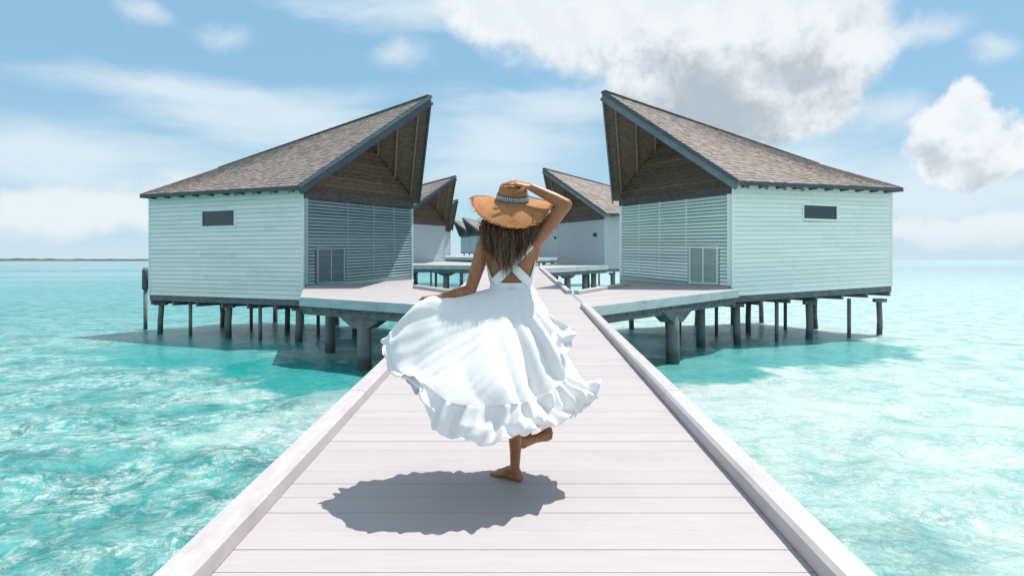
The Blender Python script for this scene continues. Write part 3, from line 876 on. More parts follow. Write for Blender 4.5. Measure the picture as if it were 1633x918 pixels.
    def roof_slab(q, nm):
        n_ = (q[1] - q[0]).cross(q[3] - q[0]).normalized()
        if n_.z < 0: n_ = -n_
        mb = MB(); K = 6; vs = []
        for lay in (0, 1):
            for j in range(K + 1):
                for i in range(K + 1):
                    p = bil(q, i / K, j / K) - Vector((0, 0, TH * 1.15 if lay else 0.02)); vs.append(L(p))
        o = (K + 1) ** 2; fs = []
        for j in range(K):
            for i in range(K):
                a_ = j * (K + 1) + i
                fs.append((a_, a_ + 1, a_ + K + 2, a_ + K + 1)); fs.append((o + a_, o + a_ + K + 1, o + a_ + K + 2, o + a_ + 1))
        for i in range(K):
            for (s_, t_) in (((i), (i + 1)), ((K * (K + 1) + i), (K * (K + 1) + i + 1)), (i * (K + 1), (i + 1) * (K + 1)), (i * (K + 1) + K, (i + 1) * (K + 1) + K)):
                fs.append((s_, t_, o + t_, o + s_))
        mb.add(vs, fs)
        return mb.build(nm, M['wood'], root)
    qA = (E1, E2, G, A); qB = (E4, E3, G, A)
    roof_slab(qA, 'roof_deck'); roof_slab(qB, 'roof_deck')
    Gs = G + Vector((0, 0, -0.02))
    qC = (E2, E3, Gs, Gs)
    mb = MB(); mb.add([L(E2), L(E3), L(G), L(E2 - Vector((0, 0, .1))), L(E3 - Vector((0, 0, .1))), L(G - Vector((0, 0, .12)))],
                      [(0, 1, 2), (3, 5, 4), (0, 3, 4, 1), (1, 4, 5, 2), (2, 5, 3, 0)]); mb.build('roof_deck', M['wood'], root)
    # shingles in courses
    def shingles(q, tri=False):
        mb = MB()
        W = (q[1] - q[0]).length; Hh = max((q[3] - q[0]).length, (q[2] - q[1]).length)
        ex = 0.165 if near else 0.33; sw = 0.15 if near else 0.5
        rows = max(4, int(Hh / ex))
        for r_ in range(rows):
            v0 = r_ / rows; v1 = min(1.0, (r_ + 1.35) / rows)
            wr = (bil(q, 1, v0) - bil(q, 0, v0)).length
            cols = max(2, int(wr / sw)); x_ = -random.random() * 0.5
            while x_ < cols:
                ww = random.uniform(0.7, 1.3)
                u0 = max(0, x_ / cols); u1 = min(1, (x_ + ww - 0.06) / cols); x_ += ww
                if u1 - u0 < 0.1 / cols: continue
                jit = random.uniform(-0.12, 0.12) / rows
                va = max(0 if r_ else -0.02, v0 + jit); 
                n_ = Vector((0, 0, 1))
                h0 = 0.028 + random.uniform(-0.006, 0.012); h1 = 0.004
                a_ = bil(q, u0, va); b_ = bil(q, u1, va); c_ = bil(q, u1, v1); d_ = bil(q, u0, v1)
                mb.add([L(a_ + n_ * h0), L(b_ + n_ * (h0 + random.uniform(-.004, .004))), L(c_ + n_ * h1), L(d_ + n_ * h1), L(a_ - n_ * 0.01), L(b_ - n_ * 0.01)],
                       [(0, 1, 2, 3), (4, 5, 1, 0), (0, 3, 4), (1, 5, 2)])
        return mb.build('shingles', M['shingle'], root, stuff=True)
    shingles(qA); shingles(qB); shingles(qC)
    # ridge and hip caps
    for (a, b) in ((A, G), (G, E2), (G, E3)):
        nn = max(3, int((b - a).length / (0.28 if near else 0.8)))
        mb = MB()
        for i in range(nn):
            p0 = a.lerp(b, i / nn); p1 = a.lerp(b, (i + 1.1) / nn)
            mb.bar(L(p0 + Vector((0, 0, 0.032))), L(p1 + Vector((0, 0, 0.026))), 0.17, 0.016)
        mb.build('ridge_cap', M['shingle'], root)
    # barge boards on the two raking edges and eave fascias
    def board(a, b, wd, ht, drop, nm, m_, off=Vector((0, 0, 0))):
        mb = MB(); mb.bar(L(a + off - Vector((0, 0, drop))), L(b + off - Vector((0, 0, drop))), wd, ht); mb.build(nm, m_, root)
    nb3 = Vector((nB.x, nB.y, 0))
    board(E1, A, 0.05, 0.30, 0.14, 'barge_board', MSf, nb3 * 0.045 - Vector((0, 0, 0)))
    board(E1, A, 0.035, 0.10, 0.015, 'barge_trim', M['fascialight'] if MSf is M['fasciadark'] else M['fasciadark'], nb3 * 0.09)
    board(E4, A, 0.05, 0.26, 0.14, 'barge_board', MSf, nb3 * 0.045)
    board(E1, E2, 0.035, 0.10, 0.06, 'eave_board', M['fasciadark'], Vector((nA.x, nA.y, 0)) * 0.02)
    board(E4, E3, 0.035, 0.10, 0.06, 'eave_board', M['fasciadark'], -Vector((nA.x, nA.y, 0)) * 0.02)
    board(E2, E3, 0.035, 0.10, 0.06, 'eave_board', M['fasciadark'], Vector((dA.x, dA.y, 0)) * 0.02)
    # rafter tails under the long eave
    for i in range(10 if near else 6):
        u = (i + 0.5) / (10 if near else 6)
        p = C + dA * (u * lA); zz_ = ztop[0] + (zt['D'] - ztop[0]) * u
        mb = MB(); mb.bar(L(V(p + nA * 0.03, zz_ - 0.08)), L(V(p + nA * (over - 0.04), zz_ - 0.07)), 0.05, 0.07)
        mb.build('rafter_tail', M['metal'], root)
    # gable infill of horizontal boards, in the plane of the gable wall
    mid = (C + Fp) / 2
    # height of the roof over the gable wall
    def roofz(u):       # u along the wall 0..1
        p = C + dB * (u * lB)
        # plane through E1, A, G on the near side, E4, A, G on the far side
        e = E1 if u < 0.5 else E4
        n_ = (A - e).cross(G - e)
        return e.z - (n_.x * (p.x - e.x) + n_.y * (p.y - e.y)) / n_.z
    ztopg = roofz(0.5) - 0.12
    nb_ = int((ztopg - ztop[0]) / 0.14)
    for i in range(max(nb_, 3)):
        z0 = ztop[0] - 0.02 + i * 0.14; z1 = z0 + 0.132
        u0 = None; u1 = None
        for s_ in range(0, 101):
            u = s_ / 100
            if roofz(u) - 0.12 > z1:
                if u0 is None: u0 = u
                u1 = u
        if u0 is None or u1 - u0 < 0.03: continue
        p0 = C + dB * (max(u0 - 0.015, 0) * lB); p1 = C + dB * (min(u1 + 0.015, 1) * lB)
        slab([V(p0 - n * 0.02, z0), V(p1 - n * 0.02, z0), V(p1 + n * 0.03, z0), V(p0 + n * 0.03, z0),
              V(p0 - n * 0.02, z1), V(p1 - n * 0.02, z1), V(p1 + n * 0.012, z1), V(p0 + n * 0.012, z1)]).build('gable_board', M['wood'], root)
    # rafters of the projecting prow, lying under both slopes
    for (e, g) in ((E1, G), (E4, G)):
        # common rafters down the slope
        for f in (0.10, 0.30, 0.50, 0.70):
            dr = (G - A)
            t0 = A + dr * (f * 0.42)
            foot = e + Vector((dA.x, dA.y, 0)) * (f * 0.42 * dr.length * 0.9)
            foot.z = e.z
            mb = MB(); mb.bar(L(t0 - Vector((0, 0, 0.17))), L(foot - Vector((0, 0, 0.17))), 0.06, 0.09); mb.build('rafter', M['rafter'], root)
    # floor beams and piles
    for (a, b) in ((C, Dp), (C.lerp(Fp, 0.5), Dp.lerp(E, 0.5)), (Fp, E)):
        za = zbot[0] - 0.10; zb_ = zbot[1] - 0.10
        dd, nn, ll = wall_basis(C, Dp)
        mb = MB(); mb.bar(L(V(a - nn * 0.06, za)), L(V(b - nn * 0.06, zb_)), 0.14, 0.19); mb.build('floor_beam', M['under'], root)
    for i in range(7 if near else 0):
        u = i / 6
        a = C.lerp(Dp, min(max(u, .01), .99)); b = Fp.lerp(E, min(max(u, .01), .99)); za = zbot[0] + (zbot[1] - zbot[0]) * u - 0.27
        mb = MB(); mb.bar(L(V(a + nA * 0.0, za)), L(V(b, za)), 0.10, 0.14); mb.build('floor_joist', M['under'], root)
    for j, v in enumerate((0.03, 0.5, 0.97)):
        a = C.lerp(Fp, v); b = Dp.lerp(E, v)
        us = (0.06, 0.5, 0.97) if near else (0.1, 0.9)
        for u in us:
            p = a.lerp(b, u) - nA * 0.1
            r = 0.115 if (j == 0 and u != 0.97) else 0.095
            mb = MB()
            top = zbot[0] - 0.33
            mb.tube([(p.x - org.x + random.uniform(-.03, .03), p.y - org.y, z) for z in (-0.6 if near else -3.6, 0, 0.5, top)], [r, r, r * .97, r * .95], 12)
            mb.build('pile', M['pile'], root, smooth=True)
            mb = MB(); mb.bar((p.x - org.x - 0.2, p.y - org.y, top + 0.03), (p.x - org.x + 0.2, p.y - org.y, top + 0.03), 0.18, 0.12); mb.build('pile_cap', M['under'], root)
        if near:
            for u in (0.28, 0.74):
                p = a.lerp(b, u)
                mb = MB(); mb.tube([(p.x - org.x, p.y - org.y, z) for z in (-0.6, 0, zbot[0] - 0.2)], 0.06, 10); mb.build('post', M['pile'], root, smooth=True)
    return root

GL = 'overwater villas along the boardwalk'
vl = villa(LC, LD, LF, (4.81, 4.82), (1.36, 1.37), (-2.6, 19.79, EYE + 5.16), 6.10,
           (M['siding'], M['louvre'], M['backing'], M['trim'], M['fasciadark']), over=0.30)
tag(vl, 'near villa on the left with blue-grey slatted gable wall and prow roof', 'villa', GL)
vr = villa(RC, RD, RF, (4.90, 4.98), (1.50, 1.70), (2.89, 19.72, EYE + 5.28), 6.20,
           (M['siding_green'], M['louvre_green'], M['backing_green'], M['siding_green'], M['fascialight']), over=0.36)
tag(vr, 'near villa on the right with mint green slatted gable wall and prow roof', 'villa', GL)
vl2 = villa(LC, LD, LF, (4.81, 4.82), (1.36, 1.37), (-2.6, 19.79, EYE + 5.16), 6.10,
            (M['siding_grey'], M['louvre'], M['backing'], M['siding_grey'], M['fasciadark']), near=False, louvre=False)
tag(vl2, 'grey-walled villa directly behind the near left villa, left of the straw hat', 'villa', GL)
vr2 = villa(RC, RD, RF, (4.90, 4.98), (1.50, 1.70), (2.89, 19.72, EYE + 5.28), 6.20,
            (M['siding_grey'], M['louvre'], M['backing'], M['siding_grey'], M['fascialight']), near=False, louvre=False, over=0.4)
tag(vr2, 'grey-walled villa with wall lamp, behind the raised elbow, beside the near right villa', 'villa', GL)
_cache.clear()
bl, br = vl2.location.copy(), vr2.location.copy()
def place(src, b, off, label, sc=1.0):
    c_ = copy_tree(src); c_.location = b + Vector(off); tag(c_, label, 'villa', GL); return c_
vl2.location = bl + Vector((-1.3, 23.5, 0.61)); vr2.location = br + Vector((-0.87, 20.2, 0.52))
place(vl2, bl, (-3.2, 47.0, 1.22), 'third villa on the left, only its roof edge and wall sliver showing past the second')
place(vr2, br, (-1.9, 42.0, 1.09), 'third villa on the right, its roof showing between straw hat brim and raised arm')
place(vr2, br, (-14.6, 106.0, 2.6), 'tiniest distant villa, a scrap of roof between the left villas and the distant prow')
place(vr2, br, (-12.1, 97.0, 2.5), 'tiny distant villa with left-pointing prow just left of the woman\'s hair')
# extend far piles is not needed: they reach below the water

# dark mooring post past the far left corner
mb = MB()
p = at(232, 440, 23.2)
mp = empty('mooring_post', (p.x, p.y, 0)); tag(mp, 'dark mooring post standing in the lagoon past the left villa\'s outer corner', 'post')
mb.tube([(0, 0, z) for z in (-0.6, 0.3, 1.55)], 0.07, 12); mb.build('pile', M['pile'], mp, smooth=True)
mb = MB(); mb.tube([(0, 0, z) for z in (1.5, 1.52, 2.2, 2.32)], [0.09, 0.12, 0.115, 0.07], 14); mb.build('post_cap', M['under'], mp, smooth=True)

exec_person = True
# ------------------------------------------------------------------ the woman
FY = 3.53
foot0 = Vector(((820 - 816.5) / 1000 * FY, FY, deckz(FY)))
person = empty('person', foot0)
tag(person, 'woman seen from behind in a white backless dress, holding her straw hat and swirling skirt', 'person')
SC = FY / 1000
def pl(px, py, dy=0.0):
    """figure measurements: offsets in view angle at her distance, dy = metres away from the camera (+)"""
    Y = FY + dy
    q = at(px, py, Y)
    return q - foot0
body = MB()
TOR = [  # z, rx, ry, cx, cy
    (0.80, 0.150, 0.110, 0.0, 0.0), (0.90, 0.168, 0.122, 0.0, 0.0), (0.98, 0.155, 0.112, -0.005, 0.0), (1.05, 0.128, 0.092, -0.012, 0.0),
    (1.105, 0.112, 0.082, -0.016, 0.0), (1.17, 0.122, 0.086, -0.018, 0.0), (1.24, 0.136, 0.092, -0.02, 0.0), (1.30, 0.145, 0.094, -0.022, 0.0),
    (1.345, 0.140, 0.084, -0.024, 0.0), (1.375, 0.095, 0.062, -0.026, 0.0), (1.40, 0.052, 0.050, -0.026, 0.0), (1.46, 0.046, 0.046, -0.026, 0.005)]
def tor(z):
    for a, b in zip(TOR[:-1], TOR[1:]):
        if a[0] <= z <= b[0]:
            t = (z - a[0]) / (b[0] - a[0]); t = t * t * (3 - 2 * t) * 0.5 + t * 0.5
            return [a[i] + (b[i] - a[i]) * t for i in range(5)]
    return TOR[0] if z < TOR[0][0] else TOR[-1]
def tor_pt(ang_, z, off=0.0):
    _, rx, ry, cx, cy = tor(z)
    ca, sa = math.cos(ang_), math.sin(ang_)
    p_ = 0.86
    x = (rx + off) * math.copysign(abs(ca) ** p_, ca); y_ = (ry + off) * math.copysign(abs(sa) ** p_, sa)
    # spine furrow and shoulder blades on the back (towards the camera, -y)
    if sa < 0 and 1.0 < z < 1.36:
        fur = math.exp(-(x / 0.022) ** 2) * 0.014
        bl_ = math.exp(-((abs(x) - 0.075) / 0.032) ** 2 - ((z - 1.27) / 0.05) ** 2) * 0.013
        y_ += (fur - bl_) * 1.0
    return Vector((cx + x, cy + y_, z))
n = 40; zs = [0.80 + i * 0.0165 for i in range(41)]
vs = [tor_pt(2 * math.pi * j / n, z) for z in zs for j in range(n)]
fs = [(i * n + j, i * n + (j + 1) % n, (i + 1) * n + (j + 1) % n, (i + 1) * n + j) for i in range(len(zs) - 1) for j in range(n)]
fs += [tuple(reversed(range(n))), tuple((len(zs) - 1) * n + j for j in range(n))]
body.add(vs, fs)
# head, turned a little to the right, with a face on the far side
HC = Vector((-0.022, 0.015, 1.535))
body.ball(HC, (0.074, 0.092, 0.108), 24); body.ball(HC + Vector((0, 0.030, -0.055)), (0.052, 0.060, 0.055), 20)
body.capsule(HC + Vector((0, 0.092, 0.012)), HC + Vector((0, 0.112, -0.022)), 0.008, 0.013)         # nose
body.capsule(HC + Vector((-0.020, 0.090, -0.052)), HC + Vector((0.020, 0.090, -0.052)), 0.007, 0.007)   # lips
for sx in (-1, 1):
    body.ball(HC + Vector((sx * 0.030, 0.082, 0.008)), (0.014, 0.010, 0.009), 12)
    body.ball(HC + Vector((sx * 0.075, 0.0, -0.010)), (0.009, 0.018, 0.030), 12)
    body.capsule(HC + Vector((sx * 0.016, 0.088, 0.030)), HC + Vector((sx * 0.045, 0.076, 0.030)), 0.006, 0.005)
body.capsule((-0.026, 0.0, 1.36), HC + Vector((0, 0, -0.04)), 0.052, 0.050)
# buttocks, chest
for sx in (-1, 1):
    body.ball((sx * 0.075, -0.055, 0.90), (0.085, 0.085, 0.09), 18)
    body.ball((sx * 0.062 - 0.02, 0.075, 1.23), (0.058, 0.05, 0.055), 16)

def hand(wrist, d, s, n_, curl, spread=0.12, sc=1.0, thumb_in=0.5):
    """d fingers' direction, s towards the thumb, n_ out of the back of the hand"""
    d = Vector(d).normalized(); n_ = Vector(n_); n_ = (n_ - d * n_.dot(d)).normalized(); s = Vector(s); s = (s - d * s.dot(d) - n_ * s.dot(n_)).normalized()
    Lp = 0.085 * sc
    for q in (-1.5, -0.5, 0.5, 1.5):
        body.capsule(wrist + d * 0.012 + s * q * 0.010 * sc, wrist + d * Lp + s * q * 0.0185 * sc, 0.015 * sc, 0.0125 * sc, 10)
    for i, (q, ln, r) in enumerate(((1.5, 0.068, 0.0085), (0.5, 0.076, 0.0088), (-0.5, 0.071, 0.0085), (-1.5, 0.055, 0.0075))):
        c_ = curl[i] if hasattr(curl, '__len__') else curl
        p0 = wrist + d * Lp + s * q * 0.0192 * sc
        dd = (d + s * q * spread).normalized()
        a = 0.0
        for seg, fr in enumerate((0.45, 0.32, 0.23)):
            a += c_ * (0.8 if seg == 0 else 1.0)
            dv = (dd * math.cos(a) - n_ * math.sin(a)).normalized()
            p1 = p0 + dv * ln * fr * sc
            body.capsule(p0, p1, (r - seg * 0.0008) * sc, (r - (seg + 1) * 0.0009) * sc, 10); p0 = p1
    t0 = wrist + d * 0.028 * sc + s * 0.020 * sc
    t1 = t0 + (d * 0.55 + s * 0.75 - n_ * thumb_in).normalized() * 0.040 * sc
    t2 = t1 + (d * 0.85 + s * 0.25 - n_ * thumb_in).normalized() * 0.030 * sc
    t3 = t2 + (d * 0.9 - s * 0.05 - n_ * thumb_in * 1.3).normalized() * 0.024 * sc
    body.capsule(t0, t1, 0.014 * sc, 0.0115 * sc, 10); body.capsule(t1, t2, 0.0112 * sc, 0.0098 * sc, 10); body.capsule(t2, t3, 0.0098 * sc, 0.008 * sc, 10)

def arm(sh, elb, wr, r):
    sh, elb, wr = Vector(sh), Vector(elb), Vector(wr)
    body.capsule(sh, sh.lerp(elb, 0.45), r[0], r[1]); body.capsule(sh.lerp(elb, 0.45), elb, r[1], r[2])
    body.capsule(elb, elb.lerp(wr, 0.35), r[2], r[3]); body.capsule(elb.lerp(wr, 0.35), wr, r[3], r[4])
# her left arm (image left): hangs, elbow bent, hand gathers the skirt
shL = pl(772, 393, 0.0); elL = pl(750, 463, -0.05); wrL = pl(700, 476, -0.17)
arm(shL, elL, wrL, (0.047, 0.040, 0.033, 0.034, 0.0225))
body.capsule(Vector((-0.09, 0.0, 1.33)), shL, 0.055, 0.048)
hand(wrL, pl(668, 485, -0.22) - wrL, (0.1, 0.1, -1.0), (-0.2, -1, 0.35), (0.75, 0.85, 0.9, 0.95), 0.05, 0.95)
# her right arm: raised, elbow out, hand flat on the crown of the hat
shR = pl(853, 384, 0.0); elR = pl(903, 326, -0.08); wrR = pl(846, 298, -0.07)
arm(shR, elR, wrR, (0.050, 0.043, 0.033, 0.034, 0.0225))
body.capsule(Vector((0.05, 0.0, 1.325)), shR, 0.055, 0.050)
body.ball(shR + Vector((-0.03, 0.0, 0.0)), (0.058, 0.05, 0.055), 16)
body.capsule(Vector((0.085, 0.0, 1.24)), shR + Vector((-0.005, 0, -0.02)), 0.045, 0.045)
hand(wrR, pl(806, 288, -0.085) - wrR, (0.0, -1.0, -0.45), (0.0, -0.45, 1.0), (0.10, 0.20, 0.26, 0.34), 0.14, 0.98, 0.5)
# legs
hipS, kneS, ankS = Vector((0.06, 0.0, 0.88)), pl(824, 642, 0.0), pl(821, 750, 0.0)
body.capsule(hipS, hipS.lerp(kneS, .5), 0.088, 0.070); body.capsule(hipS.lerp(kneS, .5), kneS, 0.070, 0.050)
calf = kneS.lerp(ankS, 0.32) + Vector((0, -0.012, 0))
body.capsule(kneS, calf, 0.049, 0.050); body.capsule(calf, kneS.lerp(ankS, .72), 0.050, 0.032); body.capsule(kneS.lerp(ankS, .72), ankS, 0.032, 0.026)
hipR, kneR, ankR = Vector((-0.07, 0.02, 0.88)), pl(842, 640, -0.02), pl(838, 703, -0.30)
body.capsule(hipR, hipR.lerp(kneR, .5), 0.088, 0.070); body.capsule(hipR.lerp(kneR, .5), kneR, 0.070, 0.050)
calf = kneR.lerp(ankR, 0.35)
body.capsule(kneR, calf, 0.049, 0.050); body.capsule(calf, kneR.lerp(ankR, .72), 0.050, 0.033); body.capsule(kneR.lerp(ankR, .72), ankR, 0.033, 0.026)
def foot(ank, toe_dir, up, sc=1.0):
    f = Vector(toe_dir).normalized(); u = Vector(up); u = (u - f * u.dot(f)).normalized(); s = f.cross(u)
    heel = ank - f * 0.028 * sc - u * 0.040 * sc
    ball_ = ank + f * 0.125 * sc - u * 0.052 * sc
    body.capsule(ank, heel, 0.028 * sc, 0.026 * sc)
    body.capsule(ank + f * 0.01, ball_ + u * 0.008, 0.028 * sc, 0.017 * sc)
    body.capsule(heel, ball_, 0.024 * sc, 0.016 * sc)
    for q in (-1, 1):
        body.capsule(ank + f * 0.04 - u * 0.03 * sc, ball_ + s * q * 0.022 * sc, 0.022 * sc, 0.0155 * sc)
    for i, (q, ln, r) in enumerate(((-2, 0.040, 0.0125), (-1, 0.038, 0.0088), (0, 0.035, 0.0085), (1, 0.031, 0.008), (2, 0.026, 0.0075))):
        p0 = ball_ + s * q * 0.0145 * sc - f * abs(q) * 0.003
        body.capsule(p0, p0 + f * ln * sc - u * 0.003, r * 1.05 * sc, r * sc, 10)
foot(Vector((0.006, 0.015, 0.066)), (-0.62, 0.55, 0.0), (0, 0, 1), 0.98)
body.capsule(ankS, Vector((0.006, 0.015, 0.066)), 0.027, 0.028)
foot(ankR, (0.78, -0.1, 0.36), (-0.35, -0.85, 0.45), 0.86)
bo = body.build('body', M['skin'], person, smooth=True)
rm = bo.modifiers.new('remesh', 'REMESH'); rm.mode = 'VOXEL'; rm.voxel_size = 0.0048; rm.use_smooth_shade = True
sm = bo.modifiers.new('smooth', 'SMOOTH'); sm.factor = 0.6; sm.iterations = 4

# ---- dress
def catc(pts, t):        # closed Catmull-Rom
    n_ = len(pts); t = (t % 1.0) * n_; i = int(t); f = t - i
    p = [pts[(i + q) % n_] for q in (-1, 0, 1, 2)]
    return 0.5 * ((2 * p[1]) + (-p[0] + p[2]) * f + (2 * p[0] - 5 * p[1] + 4 * p[2] - p[3]) * f * f + (-p[0] + 3 * p[1] - 3 * p[2] + p[3]) * f ** 3)
def cato(pts, t):
    n_ = len(pts) - 1; t = min(max(t, 0), 0.99999) * n_; i = int(t); f = t - i
    g = lambda q: pts[min(max(q, 0), n_)]
    p = [g(i - 1), g(i), g(i + 1), g(i + 2)]
    return 0.5 * ((2 * p[1]) + (-p[0] + p[2]) * f + (2 * p[0] - 5 * p[1] + 4 * p[2] - p[3]) * f * f + (-p[0] + 3 * p[1] - 3 * p[2] + p[3]) * f ** 3)
# loops: 14 stations round the skirt, from her left side (image left) over the camera side to the right, then the far side
def LP(rows): return [pl(*r) for r in rows]
waist = [tor_pt(math.pi + 2 * math.pi * j / 14, 1.085, 0.010) for j in range(14)]
# image-left, camera side..., image-right, far side...
hip = LP([(728, 474, -0.12), (748, 492, -0.22), (775, 500, -0.24), (800, 500, -0.22), (822, 496, -0.2), (845, 492, -0.17), (862, 488, -0.10),
          (868, 486, 0.0), (855, 490, 0.10), (840, 495, 0.14), (820, 495, 0.15), (795, 492, 0.13), (768, 484, 0.08), (742, 476, -0.02)])
midl = LP([(672, 481, -0.180), (690, 520, -0.266), (728, 548, -0.340), (775, 560, -0.355), (820, 556, -0.326), (858, 548, -0.252), (884, 535, -0.180),
           (896, 525, 0.0), (880, 535, 0.14), (850, 545, 0.20), (815, 545, 0.2), (770, 538, 0.18), (725, 520, 0.12), (690, 495, -0.020)])
low_ = LP([(622, 530, -0.160), (634, 584, -0.296), (676, 606, -0.444), (722, 640, -0.503), (805, 642, -0.459), (858, 632, -0.355), (896, 606, -0.192),
           (912, 588, 0.0), (896, 596, 0.16), (858, 612, 0.22), (812, 618, 0.22), (752, 612, 0.2), (692, 585, 0.14), (650, 535, -0.020)])
hem = LP([(612, 552, -0.140), (626, 597, -0.311), (676, 618, -0.488), (702, 690, -0.533), (795, 705, -0.518), (868, 682, -0.400), (932, 650, -0.192),
          (944, 618, -0.020), (918, 640, 0.14), (862, 662, 0.20), (812, 668, 0.22), (742, 664, 0.22), (672, 628, 0.16), (626, 575, 0.0)])
loops = [waist, hip, midl, low_, hem]
def skirt_pt(u, v):
    return cato([catc(lp, u) for lp in loops], v)
def fold(u, v):
    a = 2 * math.pi * u
    amp = max(0, v - 0.10)
    tw = u - 0.16 * v ** 1.5          # folds sweep round as the skirt twirls
    cen = 0.5 + 0.5 * min(1, abs(u - 0.22) / 0.16)
    h = (math.sin(2 * math.pi * 9 * tw + 1.1 * math.sin(2 * a)) * 0.50 * cen + math.sin(2 * math.pi * 17 * tw + 1.7) * 0.16 * cen
         + math.sin(2 * math.pi * 5 * (u - 0.16 * v) + 0.6) * 0.5)
    cr = abs(math.sin(math.pi * 13 * (u - 0.30 * v + 0.03 * math.sin(3 * a)))) - 0.64
    h -= 1.9 * cr * math.exp(-((u - 0.42) / 0.16) ** 2)
    h -= 0.9 * (abs(math.sin(math.pi * 11 * (u + 0.10 * v))) - 0.64) * math.exp(-((u - 0.02) / 0.09) ** 2)
    big = 0.5 + 0.9 * (0.5 + 0.5 * noise.noise((math.cos(a) * 1.6, math.sin(a) * 1.6, v * 1.2)))
    fine_ = noise.noise((math.cos(a + 1.2 * v) * 9, math.sin(a + 1.2 * v) * 9, v * 1.3)) * 0.22
    return (h * big + fine_) * 0.050 * amp
def gather(v): return 0.75
NU, NV = 360, 100
def skirt_mesh(v0, v1, nv, ruff=0.0, name='skirt', parent=None, nu=NU):
    grid = []
    for i in range(nv + 1):
        v = v0 + (v1 - v0) * i / nv; row = []
        f = (i / nv)
        for j in range(nu):
            u = j / nu
            p = skirt_pt(u, v); pu = skirt_pt(u + 0.004, v) - skirt_pt(u - 0.004, v); pv = skirt_pt(u, min(v + 0.01, 1)) - skirt_pt(u, max(v - 0.01, 0))
            nn = pu.cross(pv)
            nn = nn.normalized() if nn.length > 1e-9 else Vector((0, -1, 0))
            h = fold(u, v)
            if v0 < 0.76 and v1 <= 0.78: h *= 1.0 - 0.55 * max(0, (v - 0.68) / 0.1)
            if ruff:
                a = 2 * math.pi * u
                rf = math.sin(2 * math.pi * 31 * u + 3.0 * noise.noise((math.cos(a) * 3, math.sin(a) * 3, 0)) * 3) 
                rf += 0.5 * math.sin(2 * math.pi * 61 * u + 1)
                e = f ** 0.3
                ruf_on = min(1, max(0.12, (u - 0.17) / 0.05)); rf *= ruf_on
                h = h * (0.45 + 0.55 * f) + ruff * rf * e * (0.55 + 0.6 * noise.noise((math.cos(a) * 4, math.sin(a) * 4, 4.0)) + 0.3) + 0.010 * (1 - (2 * min(f * 2, 1) - 1) ** 2) * 0.8
                p = p + pv.normalized() * (0.010 * rf * f)
                p = p + pv.normalized() * 0.025 * noise.noise((math.cos(a) * 5, math.sin(a) * 5, 9.0)) * f
            row.append(p + nn * h)
        grid += row
    mb = MB()
    fs = [(i * nu + j, i * nu + (j + 1) % nu, (i + 1) * nu + (j + 1) % nu, (i + 1) * nu + j) for i in range(nv) for j in range(nu)]
    mb.add(grid, fs)
    o = mb.build(name, M['cloth'], parent, smooth=True)
    so = o.modifiers.new('solidify', 'SOLIDIFY'); so.thickness = 0.0015
    return o
dress = empty('dress', (0, 0, 0), person)
skirt_mesh(0.0, 0.765, 80, 0.0, 'skirt', dress)
skirt_mesh(0.758, 1.0, 26, 0.024, 'hem_frill', dress, 540)
# loose flap of cloth blown out to the right of the hip
def flap(name, pts_a, pts_b, amp, sd):
    mb = MB(); nu_, nv_ = 26, 26; g = []
    for i in range(nv_ + 1):
        v = i / nv_
        for j in range(nu_ + 1):
            u = j / nu_
            a_ = cato(pts_a, v); b_ = cato(pts_b, v)
            p = a_.lerp(b_, u)
            h = (math.sin(u * 11 + v * 4 + sd) * 0.7 + noise.noise((u * 5, v * 4, sd)) * 0.9) * amp * (0.25 + v)
            g.append(p + Vector((0.25 * h, -h, 0.35 * h)))
    mb.add(g, [(i * (nu_ + 1) + j, i * (nu_ + 1) + j + 1, (i + 1) * (nu_ + 1) + j + 1, (i + 1) * (nu_ + 1) + j) for i in range(nv_) for j in range(nu_)])
    o = mb.build(name, M['cloth'], dress, smooth=True)
    so = o.modifiers.new('solidify', 'SOLIDIFY'); so.thickness = 0.0015
flap('cloth_fold', LP([(872, 500, -0.12), (892, 512, -0.14), (920, 524, -0.12)]), LP([(884, 560, -0.22), (900, 566, -0.2), (908, 560, -0.16)]), 0.016, 1.0)
flap('cloth_fold', LP([(872, 548, -0.10), (916, 590, -0.11), (954, 632, -0.10)]), LP([(842, 606, -0.30), (882, 646, -0.26), (926, 658, -0.15)]), 0.015, 4.0)
# bodice: low behind, high in front
mb = MB(); nb_, nz_ = 72, 12; g = []
for i in range(nz_ + 1):
    for j in range(nb_):
        a = 2 * math.pi * j / nb_
        back = max(0, -math.sin(a))
        side_ = abs(math.cos(a))
        top = 1.31 - 0.19 * min(1, max(0, back * 1.7)) ** 0.8
        if math.sin(a) < 0: top += 0.035 * side_ ** 3
        z = 1.07 + (top - 1.07) * i / nz_
        g.append(tor_pt(a, z, 0.007 + 0.0016 * math.sin(14 * a + z * 60)))
mb.add(g, [(i * nb_ + j, i * nb_ + (j + 1) % nb_, (i + 1) * nb_ + (j + 1) % nb_, (i + 1) * nb_ + j) for i in range(nz_) for j in range(nb_)])
o = mb.build('bodice', M['cloth'], dress, smooth=True); so = o.modifiers.new('solidify', 'SOLIDIFY'); so.thickness = 0.003
